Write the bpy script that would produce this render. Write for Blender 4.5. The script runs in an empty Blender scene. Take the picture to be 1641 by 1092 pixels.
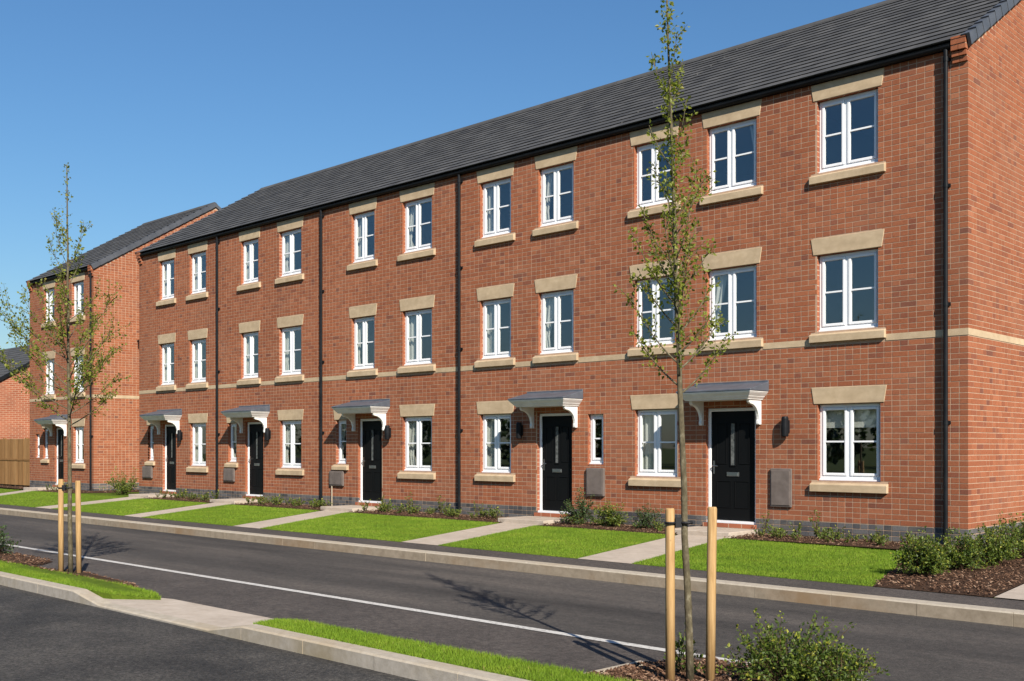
import bpy, math, random
import numpy as np
from mathutils import Vector, Matrix

random.seed(7)
R = math.radians
SC = bpy.context.scene
COL = SC.collection

# ------------------------------------------------------------------ camera
CAM = (6.372, -16.783, 1.55)
cd = bpy.data.cameras.new('camera')
cam = bpy.data.objects.new('camera', cd)
COL.objects.link(cam)
cam.location = CAM
cam.rotation_euler = (R(90), 0, math.atan2(.69294, .72100))
cd.sensor_width = 36.0
cd.lens = 36.0 * 1716.0 / 1641.0
cd.shift_y = 171.0 / 1641.0
cd.clip_start = .05
cd.clip_end = 2000
SC.camera = cam

# ------------------------------------------------------------------ sky and sun
SUN = Vector((1.90, -1.0, 1.48)).normalized()
world = bpy.data.worlds.new('World')
SC.world = world
world.use_nodes = True
wn = world.node_tree
wn.nodes.clear()
sky = wn.nodes.new('ShaderNodeTexSky')
sky.sky_type = 'NISHITA'
sky.sun_disc = False
sky.sun_elevation = math.asin(SUN.z)
sky.sun_rotation = math.atan2(SUN.x, SUN.y)
sky.altitude = 0
sky.air_density = 1.5
sky.dust_density = 0.35
sky.ozone_density = 10.0
bg = wn.nodes.new('ShaderNodeBackground')
bg.inputs['Strength'].default_value = .070
wo = wn.nodes.new('ShaderNodeOutputWorld')
hs = wn.nodes.new('ShaderNodeHueSaturation')
hs.inputs['Saturation'].default_value = 1.04
wn.links.new(sky.outputs[0], hs.inputs['Color'])
wn.links.new(hs.outputs[0], bg.inputs[0])
wn.links.new(bg.outputs[0], wo.inputs[0])
sl = bpy.data.lights.new('sun', 'SUN')
sl.energy = 5.0
sl.angle = R(.53)
sl.color = (1.0, .93, .82)
sun = bpy.data.objects.new('sun', sl)
COL.objects.link(sun)
sun.rotation_euler = SUN.to_track_quat('Z', 'Y').to_euler()
sun.location = (30, -20, 30)

SC.view_settings.view_transform = 'Standard'
SC.view_settings.look = 'None'
SC.view_settings.exposure = 0.70
SC.view_settings.gamma = 1.0
SC.view_settings.use_curve_mapping = False
SC.render.engine = 'CYCLES'
SC.cycles.max_bounces = 8
SC.cycles.transparent_max_bounces = 16
SC.cycles.caustics_reflective = False
SC.cycles.caustics_refractive = False


# ------------------------------------------------------------------ materials
def lin(r, g, b):
    f = lambda c: ((c / 255 + .055) / 1.055) ** 2.4 if c > 10 else c / 255 / 12.92
    return (f(r), f(g), f(b), 1)


class Mat:
    def __init__(s, name, rough=.8, spec=.3):
        s.m = bpy.data.materials.new(name)
        s.m.use_nodes = True
        s.nt = s.m.node_tree
        s.b = s.nt.nodes['Principled BSDF']
        s.b.inputs['Roughness'].default_value = rough
        s.b.inputs['Specular IOR Level'].default_value = spec
        s.g = s.nt.nodes.new('ShaderNodeNewGeometry')

    def n(s, t, **kw):
        nd = s.nt.nodes.new(t)
        for k, v in kw.items():
            setattr(nd, k, v)
        return nd

    def l(s, a, b):
        s.nt.links.new(a, b)

    def pos(s, scale=(1, 1, 1)):
        mp = s.n('ShaderNodeMapping')
        mp.inputs['Scale'].default_value = scale
        s.l(s.g.outputs['Position'], mp.inputs['Vector'])
        return mp.outputs[0]

    def noise(s, scale, detail=3, rough=.55, stretch=(1, 1, 1)):
        nd = s.n('ShaderNodeTexNoise')
        nd.inputs['Scale'].default_value = scale
        nd.inputs['Detail'].default_value = detail
        nd.inputs['Roughness'].default_value = rough
        s.l(s.pos(stretch), nd.inputs['Vector'])
        return nd.outputs['Fac']

    def attr(s, name='tint'):
        nd = s.n('ShaderNodeAttribute')
        nd.attribute_name = name
        return nd.outputs['Fac']

    def ramp(s, fac, stops, interp='LINEAR'):
        nd = s.n('ShaderNodeValToRGB')
        cr = nd.color_ramp
        cr.interpolation = interp
        while len(cr.elements) < len(stops):
            cr.elements.new(.5)
        for e, (p, c) in zip(cr.elements, stops):
            e.position = p
            e.color = c if len(c) == 4 else (*c, 1)
        s.l(fac, nd.inputs[0])
        return nd.outputs[0]

    def mix(s, fac, a, b, mode='MIX'):
        nd = s.n('ShaderNodeMix', data_type='RGBA', blend_type=mode)
        for i, v in ((0, fac), (6, a), (7, b)):
            if hasattr(v, 'is_output') or isinstance(v, bpy.types.NodeSocket):
                s.l(v, nd.inputs[i])
            else:
                nd.inputs[i].default_value = v if i == 0 else ((*v, 1) if len(v) == 3 else v)
        return nd.outputs[2]

    def base(s, c):
        if isinstance(c, bpy.types.NodeSocket):
            s.l(c, s.b.inputs['Base Color'])
        else:
            s.b.inputs['Base Color'].default_value = (*c, 1) if len(c) == 3 else c
        return s

    def bump(s, h, strength=.3, dist=.01):
        nd = s.n('ShaderNodeBump')
        nd.inputs['Strength'].default_value = strength
        nd.inputs['Distance'].default_value = dist
        s.l(h, nd.inputs['Height'])
        s.l(nd.outputs[0], s.b.inputs['Normal'])
        return s


def mul(a, k):
    return tuple(min(1, x * k) for x in a[:3])


def make_materials():
    M = {}
    # facing brick: each brick its own tint, plus burnt patches and dust
    m = Mat('brick_red', .92, .15)
    c = m.ramp(m.attr(), [(0, (.175, .070, .047)), (.14, (.235, .082, .047)), (.4, (.285, .098, .048)),
                          (.7, (.322, .114, .056)), (1, (.370, .145, .076))])
    big = m.ramp(m.noise(.35, 3), [(.35, (.88, .88, .89)), (.65, (1.06, 1.03, 1.0))])
    c = m.mix(1, c, big, 'MULTIPLY')
    fine = m.ramp(m.noise(30, 5, .7), [(.3, (.80, .81, .83)), (.7, (1.13, 1.11, 1.09))])
    c = m.mix(1, c, fine, 'MULTIPLY')
    pale = m.ramp(m.noise(.8, 6, .7), [(.48, (0, 0, 0)), (.75, (.38, .38, .38))])
    c = m.mix(pale, c, (.30, .155, .10))
    m.base(c).bump(m.noise(120, 4, .7), .5, .004)
    M['brick'] = m.m
    m = Mat('brick_blue', .8, .25)
    c = m.ramp(m.attr(), [(0, (.052, .053, .058)), (.5, (.088, .088, .094)), (1, (.14, .135, .135))])
    c = m.mix(1, c, m.ramp(m.noise(30, 4), [(.3, (.8, .8, .8)), (.7, (1.15, 1.1, 1.05))]), 'MULTIPLY')
    dirt = m.ramp(m.noise(3, 5), [(.5, (0, 0, 0)), (.75, (.4, .4, .4))])
    m.base(m.mix(dirt, c, (.19, .165, .13))).bump(m.noise(90, 4), .4, .003)
    M['brick_blue'] = m.m
    m = Mat('mortar', .95, .1)
    m.base(m.ramp(m.noise(9, 5, .7), [(.3, (.35, .235, .16)), (.7, (.49, .345, .24))])).bump(m.noise(200, 3), .6, .003)
    M['mortar'] = m.m
    # brick seen from far: texture
    m = Mat('brick_far', .92, .15)
    bt = m.n('ShaderNodeTexBrick')
    bt.inputs['Scale'].default_value = 1
    bt.inputs['Brick Width'].default_value = .27
    bt.inputs['Row Height'].default_value = .088
    bt.inputs['Mortar Size'].default_value = .007
    bt.inputs['Color1'].default_value = (.34, .115, .062, 1)
    bt.inputs['Color2'].default_value = (.27, .088, .048, 1)
    bt.inputs['Mortar'].default_value = (.46, .33, .23, 1)
    sx = m.n('ShaderNodeSeparateXYZ')
    m.l(m.g.outputs['Position'], sx.inputs[0])
    ad = m.n('ShaderNodeMath', operation='ADD')
    m.l(sx.outputs[0], ad.inputs[0]); m.l(sx.outputs[1], ad.inputs[1])
    cb = m.n('ShaderNodeCombineXYZ')
    m.l(ad.outputs[0], cb.inputs[0]); m.l(sx.outputs[2], cb.inputs[1])
    m.l(cb.outputs[0], bt.inputs['Vector'])
    m.base(m.mix(1, bt.outputs[0], m.ramp(m.noise(1.2, 4), [(.3, (.85, .85, .85)), (.7, (1.1, 1.08, 1.05))]), 'MULTIPLY'))
    M['brick_far'] = m.m
    m = Mat('sandstone', .85, .2)
    c = m.ramp(m.noise(6, 5, .6), [(.3, (.42, .32, .205)), (.7, (.525, .41, .275))])
    c = m.mix(1, c, m.ramp(m.noise(1.1, 4, .6, (1, 1, 4)), [(.35, (.86, .84, .82)), (.65, (1.04, 1.02, 1))]), 'MULTIPLY')
    m.base(c).bump(m.noise(80, 4), .35, .004)
    M['stone'] = m.m
    m = Mat('white_upvc', .32, .5)
    m.base(m.ramp(m.noise(2.5, 3), [(.3, (.76, .77, .78)), (.7, (.83, .835, .84))]))
    M['upvc'] = m.m
    m = Mat('white_grp', .45, .4)
    m.base(m.ramp(m.noise(5, 4), [(.3, (.66, .65, .62)), (.7, (.78, .775, .755))]))
    M['grp'] = m.m
    m = Mat('lead_grey', .5, .4)
    m.base(m.ramp(m.noise(5, 5, .6, (1, 1, .4)), [(.3, (.060, .070, .088)), (.7, (.100, .112, .134))])).bump(m.noise(14, 3), .2, .01)
    M['lead'] = m.m
    m = Mat('black_plastic', .5, .15)
    m.base(m.ramp(m.noise(4, 4), [(.3, (.006, .0065, .008)), (.7, (.013, .014, .016))]))
    M['black'] = m.m
    m = Mat('black_door', .45, .10)
    m.base((.0055, .006, .0065)).bump(m.noise(40, 3, .6, (6, 6, .5)), .08, .002)
    M['door'] = m.m
    m = Mat('satin_steel', .35, .5)
    m.b.inputs['Metallic'].default_value = 1
    m.base((.42, .41, .39))
    M['steel'] = m.m
    m = Mat('meter_box', .6, .3)
    m.base(m.ramp(m.noise(8, 4), [(.3, (.118, .094, .082)), (.7, (.165, .134, .118))]))
    M['meter'] = m.m
    m = Mat('roof_tile', .78, .3)
    c = m.ramp(m.attr(), [(0, (.043, .042, .042)), (.5, (.062, .061, .060)), (1, (.085, .083, .081))])
    c = m.mix(1, c, m.ramp(m.noise(2.0, 5, .6), [(.3, (.85, .85, .86)), (.7, (1.15, 1.14, 1.12))]), 'MULTIPLY')
    lich = m.ramp(m.noise(6, 6, .75), [(.66, (0, 0, 0)), (.8, (.35, .35, .35))])
    m.base(m.mix(lich, c, (.12, .118, .11))).bump(m.noise(60, 4), .3, .004)
    M['tile'] = m.m
    m = Mat('verge_cap', .5, .4)
    m.base(m.ramp(m.noise(3, 4), [(.3, (.055, .06, .070)), (.7, (.085, .09, .102))]))
    M['verge'] = m.m
    # glass: thin clear pane, Fresnel reflection
    m = Mat('window_glass')
    m.nt.nodes.remove(m.b)
    out = m.nt.nodes['Material Output']
    tr = m.n('ShaderNodeBsdfTransparent'); tr.inputs[0].default_value = (.96, .98, .97, 1)
    gl = m.n('ShaderNodeBsdfGlossy'); gl.inputs['Roughness'].default_value = .01
    gl.inputs[0].default_value = (.92, .95, 1, 1)
    dt = m.n('ShaderNodeVectorMath', operation='DOT_PRODUCT')
    m.l(m.g.outputs['Normal'], dt.inputs[0]); m.l(m.g.outputs['Incoming'], dt.inputs[1])
    ab = m.n('ShaderNodeMath', operation='ABSOLUTE'); m.l(dt.outputs['Value'], ab.inputs[0])
    iv = m.n('ShaderNodeMath', operation='SUBTRACT'); iv.inputs[0].default_value = 1; m.l(ab.outputs[0], iv.inputs[1])
    pw_ = m.n('ShaderNodeMath', operation='POWER'); m.l(iv.outputs[0], pw_.inputs[0]); pw_.inputs[1].default_value = 5
    fr = m.n('ShaderNodeMath', operation='MULTIPLY_ADD'); m.l(pw_.outputs[0], fr.inputs[0]); fr.inputs[1].default_value = .89; fr.inputs[2].default_value = .11
    bp = m.n('ShaderNodeBump'); bp.inputs['Strength'].default_value = .02; bp.inputs['Distance'].default_value = .02
    m.l(m.noise(1.6, 1), bp.inputs['Height']); m.l(bp.outputs[0], gl.inputs['Normal'])
    ms = m.n('ShaderNodeMixShader')
    m.l(fr.outputs[0], ms.inputs[0]); m.l(tr.outputs[0], ms.inputs[1]); m.l(gl.outputs[0], ms.inputs[2])
    m.l(ms.outputs[0], out.inputs[0])
    M['glass'] = m.m
    m = Mat('curtain_fabric', .9, .1)
    m.base((.50, .49, .46)).bump(m.noise(150, 2), .2, .002)
    M['curtain'] = m.m
    m = Mat('interior_paint', .9, .1)
    m.base((.30, .29, .26))
    M['room'] = m.m
    # grounds
    m = Mat('asphalt_road', .88, .25)
    c = m.ramp(m.noise(70, 5, .8), [(.30, (.026, .025, .024)), (.52, (.056, .052, .049)), (.72, (.125, .115, .106))])
    c = m.mix(1, c, m.ramp(m.noise(.6, 6, .65, (.22, 1.5, 1)), [(.34, (.62, .61, .60)), (.5, (1.05, 1.02, .98)), (.66, (1.6, 1.5, 1.4))]), 'MULTIPLY')
    c = m.mix(1, c, m.ramp(m.noise(20, 6, .8), [(.38, (.70, .70, .70)), (.62, (1.34, 1.30, 1.26))]), 'MULTIPLY')
    m.base(c).bump(m.noise(170, 3, .7), .8, .006)
    M['asphalt'] = m.m
    m = Mat('asphalt_brown', .88, .25)
    c = m.ramp(m.noise(70, 5, .8), [(.30, (.034, .030, .028)), (.52, (.068, .060, .055)), (.72, (.14, .125, .114))])
    c = m.mix(1, c, m.ramp(m.noise(.9, 6, .65), [(.3, (.74, .73, .72)), (.7, (1.28, 1.24, 1.2))]), 'MULTIPLY')
    c = m.mix(1, c, m.ramp(m.noise(20, 6, .8), [(.40, (.66, .66, .66)), (.60, (1.38, 1.34, 1.3))]), 'MULTIPLY')
    m.base(c).bump(m.noise(170, 3, .7), .8, .006)
    M['asphalt_brown'] = m.m
    m = Mat('asphalt_near', .85, .3)
    c = m.ramp(m.noise(55, 6, .85), [(.30, (.012, .012, .012)), (.5, (.040, .038, .036)), (.64, (.075, .070, .065)), (.76, (.19, .175, .16))])
    c = m.mix(1, c, m.ramp(m.noise(1.1, 5, .6), [(.36, (.66, .66, .66)), (.64, (1.4, 1.36, 1.3))]), 'MULTIPLY')
    c = m.mix(1, c, m.ramp(m.noise(28, 6, .85), [(.40, (.50, .50, .50)), (.60, (1.7, 1.64, 1.56))]), 'MULTIPLY')
    m.base(c).bump(m.noise(130, 4, .75), 1.0, .010)
    M['asphalt_near'] = m.m
    m = Mat('kerb_concrete', .88, .2)
    c = m.ramp(m.noise(14, 5, .7), [(.3, (.31, .265, .205)), (.7, (.43, .375, .30))])
    st = m.ramp(m.noise(.7, 4, .6), [(.5, (0, 0, 0)), (.7, (.55, .55, .55))])
    c = m.mix(st, c, (.33, .245, .145))
    m.base(c).bump(m.noise(120, 4), .4, .004)
    M['kerb'] = m.m
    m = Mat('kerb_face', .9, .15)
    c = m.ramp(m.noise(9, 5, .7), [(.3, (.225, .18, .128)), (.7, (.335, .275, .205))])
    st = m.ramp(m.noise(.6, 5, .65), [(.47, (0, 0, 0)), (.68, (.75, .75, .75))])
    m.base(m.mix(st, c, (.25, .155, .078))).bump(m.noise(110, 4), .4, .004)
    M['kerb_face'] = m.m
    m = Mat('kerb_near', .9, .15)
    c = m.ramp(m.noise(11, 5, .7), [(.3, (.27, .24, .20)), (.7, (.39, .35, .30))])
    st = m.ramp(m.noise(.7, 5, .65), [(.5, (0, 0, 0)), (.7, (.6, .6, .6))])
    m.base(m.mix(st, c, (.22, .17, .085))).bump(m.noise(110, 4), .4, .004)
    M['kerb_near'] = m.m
    m = Mat('path_concrete', .9, .2)
    c = m.ramp(m.noise(5, 6, .7), [(.3, (.36, .30, .24)), (.7, (.48, .41, .34))])
    c = m.mix(1, c, m.ramp(m.noise(.9, 4), [(.3, (.88, .87, .86)), (.7, (1.06, 1.05, 1.04))]), 'MULTIPLY')
    m.base(c).bump(m.noise(150, 3), .4, .004)
    M['path'] = m.m
    m = Mat('line_paint', .7, .3)
    w = m.ramp(m.noise(30, 6, .8), [(.34, (0, 0, 0)), (.50, (1, 1, 1))])
    m.base(m.mix(w, (.15, .14, .13), (.52, .495, .455)))
    M['line'] = m.m
    m = Mat('lawn_soil', .95, .1)
    m.base(m.ramp(m.noise(5, 5, .7), [(.3, (.06, .095, .008)), (.7, (.10, .145, .014))])).bump(m.noise(60, 3), .8, .02)
    M['turf'] = m.m
    m = Mat('grass_blade', .7, .2)
    c = m.ramp(m.attr(), [(0, (.072, .118, .008)), (.5, (.122, .202, .011)), (.9, (.180, .262, .022)), (1, (.28, .26, .07))])
    c = m.mix(1, c, m.ramp(m.noise(1.6, 5, .7), [(.32, (.70, .78, .7)), (.52, (1.0, 1.0, 1.0)), (.70, (1.32, 1.12, 1.4))]), 'MULTIPLY')
    m.base(c)
    M['grass'] = m.m
    m = Mat('bark_mulch', .95, .1)
    m.base(m.ramp(m.noise(35, 5, .75), [(.3, (.028, .016, .010)), (.6, (.075, .042, .026)), (.8, (.14, .085, .055))])).bump(m.noise(40, 4), 1, .03)
    M['mulch'] = m.m
    m = Mat('bark_chip', .9, .15)
    m.base(m.ramp(m.attr(), [(0, (.035, .018, .011)), (.5, (.095, .050, .030)), (.85, (.17, .095, .058)), (1, (.32, .21, .14))]))
    M['chip'] = m.m
    m = Mat('ground_earth', .95, .1)
    m.base(m.ramp(m.noise(.6, 5), [(.3, (.05, .07, .02)), (.7, (.09, .10, .035))]))
    M['earth'] = m.m
    # wood and plants
    m = Mat('stake_wood', .75, .25)
    c = m.ramp(m.noise(10, 5, .6, (5, 5, .35)), [(.3, (.27, .155, .060)), (.55, (.41, .255, .110)), (.75, (.50, .335, .16))])
    kn = m.ramp(m.noise(22, 2, .5, (1, 1, .8)), [(.70, (0, 0, 0)), (.78, (.7, .7, .7))])
    m.base(m.mix(kn, c, (.19, .10, .04))).bump(m.noise(40, 4, .6, (4, 4, .3)), .25, .004)
    M['stake'] = m.m
    m = Mat('fence_wood', .8, .2)
    c = m.ramp(m.attr(), [(0, (.24, .125, .045)), (1, (.37, .21, .085))])
    m.base(m.mix(1, c, m.ramp(m.noise(6, 5, .6, (4, 4, .3)), [(.3, (.7, .7, .7)), (.7, (1.15, 1.1, 1.1))]), 'MULTIPLY'))
    M['fence'] = m.m
    m = Mat('sapling_bark', .9, .15)
    c = m.ramp(m.noise(30, 5, .7, (1, 1, .5)), [(.3, (.055, .046, .028)), (.55, (.115, .095, .058)), (.75, (.24, .215, .15))])
    m.base(c).bump(m.noise(60, 4, .6, (1, 1, .4)), .6, .006)
    M['bark'] = m.m
    m = Mat('twig', .85, .15)
    m.base((.085, .055, .030))
    M['twig'] = m.m

    def leafmat(name, stops, trans):
        m = Mat(name, .5, .35)
        c = m.ramp(m.attr(), stops)
        m.base(c)
        tl = m.n('ShaderNodeBsdfTranslucent')
        m.l(m.mix(1, c, (1.25, 1.3, .6), 'MULTIPLY'), tl.inputs[0])
        ms = m.n('ShaderNodeMixShader'); ms.inputs[0].default_value = trans
        m.l(m.b.outputs[0], ms.inputs[1]); m.l(tl.outputs[0], ms.inputs[2])
        m.l(ms.outputs[0], m.nt.nodes['Material Output'].inputs[0])
        return m.m
    M['leaf_tree'] = leafmat('sapling_leaf', [(0, (.080, .105, .014)), (.45, (.19, .225, .028)), (.8, (.28, .30, .045)), (1, (.34, .27, .08))], .5)
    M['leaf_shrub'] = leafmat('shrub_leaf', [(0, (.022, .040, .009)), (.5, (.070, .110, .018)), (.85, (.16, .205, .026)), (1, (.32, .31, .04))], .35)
    M['leaf_dark'] = leafmat('dark_shrub_leaf', [(0, (.012, .026, .009)), (.6, (.036, .066, .018)), (1, (.085, .125, .035))], .2)
    M['leaf_pale'] = leafmat('pale_plant_leaf', [(0, (.035, .060, .012)), (.5, (.095, .135, .02)), (1, (.20, .215, .04))], .3)
    m = Mat('rubber_tie', .6, .3)
    m.base((.012, .012, .013))
    M['rubber'] = m.m
    return M


M = make_materials()


# ------------------------------------------------------------------ mesh helpers
class MB:
    def __init__(s):
        s.V, s.F, s.T, s.I = [], [], [], []

    def add(s, verts, faces, t=.5, mi=0):
        o = len(s.V)
        s.V.extend(verts)
        for f in faces:
            s.F.append(tuple(i + o for i in f))
            s.T.append(t)
            s.I.append(mi)
        return s

    def box(s, x0, x1, y0, y1, z0, z1, t=.5, mi=0, skip=''):
        v = [(x0, y0, z0), (x1, y0, z0), (x1, y1, z0), (x0, y1, z0), (x0, y0, z1), (x1, y0, z1), (x1, y1, z1), (x0, y1, z1)]
        fs = {'b': (3, 2, 1, 0), 't': (4, 5, 6, 7), 'f': (0, 1, 5, 4), 'k': (2, 3, 7, 6), 'l': (3, 0, 4, 7), 'r': (1, 2, 6, 5)}
        return s.add(v, [f for k, f in fs.items() if k not in skip], t, mi)

    def prism(s, pts, off, t=.5, mi=0):
        """closed polygon pts (3D, counter-clockwise seen from outside) extruded by off"""
        n = len(pts)
        v = list(pts) + [(p[0] + off[0], p[1] + off[1], p[2] + off[2]) for p in pts]
        f = [tuple(range(n)), tuple(range(2 * n - 1, n - 1, -1))]
        f += [(j, i, i + n, j + n) for i, j in ((i, (i + 1) % n) for i in range(n))]
        return s.add(v, f, t, mi)

    def tube(s, pts, rad, n=8, t=.5, mi=0, cap=True):
        pts = [Vector(p) for p in pts]
        rings = []
        for i, p in enumerate(pts):
            d = (pts[min(i + 1, len(pts) - 1)] - pts[max(i - 1, 0)]).normalized()
            a = d.cross(Vector((0, 0, 1)) if abs(d.z) < .9 else Vector((1, 0, 0))).normalized()
            b = a.cross(d)
            r = rad[i] if isinstance(rad, (list, tuple)) else rad
            rings.append([tuple(p + a * (r * math.cos(2 * math.pi * k / n)) + b * (r * math.sin(2 * math.pi * k / n))) for k in range(n)])
        v = [q for rg in rings for q in rg]
        f = []
        for i in range(len(rings) - 1):
            for k in range(n):
                k2 = (k + 1) % n
                f.append((i * n + k, i * n + k2, (i + 1) * n + k2, (i + 1) * n + k))
        if cap:
            f.append(tuple(range(n - 1, -1, -1)))
            f.append(tuple((len(rings) - 1) * n + k for k in range(n)))
        return s.add(v, f, t, mi)

    def leaf(s, p, d, up, ln, w, t, mi=0):
        sd = d.cross(up)
        if sd.length < 1e-4:
            sd = Vector((1, 0, 0))
        sd.normalize()
        nrm = sd.cross(d).normalized()
        m_ = p + d * (ln * .45)
        a = m_ + sd * w * .5 + nrm * (ln * .10)
        b = m_ - sd * w * .5 + nrm * (ln * .10)
        return s.add([tuple(p), tuple(a), tuple(p + d * ln - nrm * (ln * .08)), tuple(b)], [(0, 1, 2), (0, 2, 3)], t, mi)

    def mesh(s, name, mats):
        me = bpy.data.meshes.new(name)
        me.from_pydata(s.V, [], s.F)
        for m in (mats if isinstance(mats, (list, tuple)) else [mats]):
            me.materials.append(m)
        at = me.attributes.new('tint', 'FLOAT', 'FACE')
        at.data.foreach_set('value', np.array(s.T, dtype=np.float32))
        if any(s.I):
            me.polygons.foreach_set('material_index', np.array(s.I, dtype=np.int32))
        return me

    def build(s, name, mats, parent=None, smooth=False):
        me = s.mesh(name, mats)
        if smooth:
            me.polygons.foreach_set('use_smooth', np.ones(len(me.polygons), dtype=bool))
        return link(name, me, parent)


def link(name, data, parent=None, loc=None):
    o = bpy.data.objects.new(name, data)
    COL.objects.link(o)
    if parent is not None:
        o.parent = parent
        if parent.type == 'EMPTY':
            o.matrix_parent_inverse = Matrix.Translation(parent.location).inverted()
    if loc is not None:
        o.location = loc
    return o


def bevel(o, w=.006, seg=1):
    md = o.modifiers.new('bevel', 'BEVEL')
    md.width = w
    md.segments = seg
    md.limit_method = 'ANGLE'
    return o


def tag(o, label=None, cat=None, group=None, kind=None):
    if label: o['label'] = label
    if cat: o['category'] = cat
    if group: o['group'] = group
    if kind: o['kind'] = kind
    return o


def thing(name, loc, label, cat, group=None):
    o = bpy.data.objects.new(name, None)
    COL.objects.link(o)
    o.location = loc
    o.empty_display_size = .2
    return tag(o, label, cat, group)


def poly_sheet(name, pts, mat, kind='structure', z=None):
    v = [(p[0], p[1], z if z is not None else p[2]) for p in pts]
    a = sum(v[i][0] * v[(i + 1) % len(v)][1] - v[(i + 1) % len(v)][0] * v[i][1] for i in range(len(v)))
    if a < 0:
        v.reverse()
    me = bpy.data.meshes.new(name)
    me.from_pydata(v, [], [tuple(range(len(v)))])
    me.materials.append(mat)
    o = link(name, me)
    tag(o, kind=kind)
    return o


# ------------------------------------------------------------------ ground and roads
ZR = -.13          # carriageway level
poly_sheet('ground', [(-400, -400), (400, -400), (400, 400), (-400, 400)], M['earth'], z=-.22)
poly_sheet('terrace_ground', [(-130, -6.2), (70, -6.2), (70, 60), (-130, 60)], M['earth'], z=-.035)
poly_sheet('road', [(-130, -11.6), (70, -11.6), (70, -6.25), (-130, -6.25)], M['asphalt'], z=ZR)
poly_sheet('parking_lane', [(-130, -11.58), (70, -11.58), (70, -9.60), (-130, -9.60)], M['asphalt_brown'], z=ZR + .004)
poly_sheet('road_marking', [(-60, -9.60), (30, -9.60), (30, -9.495), (-60, -9.495)], M['line'], z=ZR + .009)
poly_sheet('near_road', [(-130, -40), (70, -40), (70, -11.70), (-130, -11.70)], M['asphalt_near'], z=-.12)
poly_sheet('footpath', [(-130, -6.12), (70, -6.12), (70, -5.43), (-130, -5.43)], M['asphalt_brown'], z=0)


def kerb_line(name, x0, x1, yf, yb, prof):
    """kerb of single stones along X, front face at yf; prof(x) gives the top level"""
    k = MB()
    root = None
    n = max(1, round((x1 - x0) / .915))
    rng = random.Random(3)
    for i in range(n):
        a = x0 + (x1 - x0) * i / n + .0022
        b = x0 + (x1 - x0) * (i + 1) / n - .0022
        j = rng.uniform(-.003, .003)
        za, zb = prof(a), prof(b)
        ch = .014
        mb = MB()
        pa = [(a, yf + j, -.2), (a, yf + j, za - ch), (a, yf + ch + j, za), (a, yb, za), (a, yb, -.2)]
        pb = [(b, yf + j, -.2), (b, yf + j, zb - ch), (b, yf + ch + j, zb), (b, yb, zb), (b, yb, -.2)]
        mb.add(pa + pb, [(0, 5, 6, 1)], rng.random(), 1)
        mb.add(pa + pb, [(1, 6, 7, 2), (2, 7, 8, 3), (3, 8, 9, 4), (4, 3, 2, 1, 0)[::-1], (5, 6, 7, 8, 9)[::-1]], rng.random())
        if root is None:
            bed = MB().box(x0, x1, yf + .012, yb - .004, -.19, -.135)
            root = tag(bed.build(name, M['mortar']), kind='structure')
        mb.build('kerb_stone', [M['kerb'], M['kerb_face' if yf > -8 else 'kerb_near']], root)
    return root


kerb_line('far_kerb', -45, 12, -6.30, -6.10, lambda x: 0.0 + .004)


def near_prof(x):
    if x < -5.08: return 0.0
    if x < -4.48: return -.092 * (x + 5.08) / .60
    if x < -2.30: return -.092
    if x < -1.75: return -.092 * (1 - (x + 2.30) / .55)
    return 0.0


kerb_line('near_kerb', -20.80, -5.08, -11.72, -11.57, near_prof)
kerb_line('near_kerb_drop', -5.08, -4.48, -11.72, -11.57, near_prof)
kerb_line('near_kerb_low', -4.48, -2.30, -11.72, -11.57, near_prof)
kerb_line('near_kerb_rise', -2.30, -1.75, -11.72, -11.57, near_prof)
kerb_line('near_kerb_end', -1.75, 9.2, -11.72, -11.57, near_prof)
poly_sheet('crossing_slab', [(-5.05, -11.57, -.094), (-1.75, -11.57, -.094), (-2.32, -10.90, -.112), (-4.42, -10.90, -.112), (-5.0, -11.1, -.105)], M['path'])


# ------------------------------------------------------------------ paths, lawns, beds in front of the houses
def skew(xf0, xf1, xb0, xb1, yf=-5.43, yb=-1.0):
    return [(xf0, yf), (xf1, yf), (xb1, yb), (xb0, yb)]


PATHS = [(-27.25, -26.40, -33.30, -32.40), (-21.55, -20.62, -25.35, -24.30), (-16.70, -15.88, -20.35, -19.40),
         (-12.14, -11.20, -15.20, -14.20), (-7.05, -6.17, -9.05, -8.06), (-3.28, -2.34, -4.66, -3.68)]
for p in PATHS:
    poly_sheet('path', skew(*p, yb=-.95), M['path'], z=.004)
def lerp(a, b, t): return a + (b - a) * t
def at_y(p, i, y):
    """x of the path's left (0) or right (1) edge at depth y"""
    t = (y + 5.43) / (5.43 - 1.0)
    return lerp(p[i], p[i + 2], t)


YB = -1.22
LAWNS = []
xs = [(-46, None)] + [None] * 0
prev = None
for k in range(len(PATHS) + 1):
    lf = at_y(PATHS[k - 1], 1, -5.43) if k else -46
    lb = at_y(PATHS[k - 1], 1, YB) if k else -46
    rf = at_y(PATHS[k], 0, -5.43) if k < len(PATHS) else 1.02
    rb = at_y(PATHS[k], 0, YB) if k < len(PATHS) else -.30
    LAWNS.append([(lf, -5.43), (rf, -5.43), (rb, YB), (lb, YB)])
for q in LAWNS:
    poly_sheet('lawn', q, M['turf'], z=.002)

VERGE_L = [(-30, -11.57, .0), (-12, -11.57, .0), (-5.30, -11.57, .0), (-4.80, -11.42, -.045), (-4.42, -11.05, -.092),
           (-4.75, -10.93, -.075), (-5.6, -11.00, -.03), (-12, -11.06, 0), (-30, -11.06, 0)]
VERGE_R = [(-1.80, -11.57, -.012), (1.2, -11.57, .0), (9, -11.57, 0), (9, -11.12, 0), (1.2, -11.12, -.01), (-1.7, -11.10, -.03), (-2.22, -11.06, -.085)]


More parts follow.
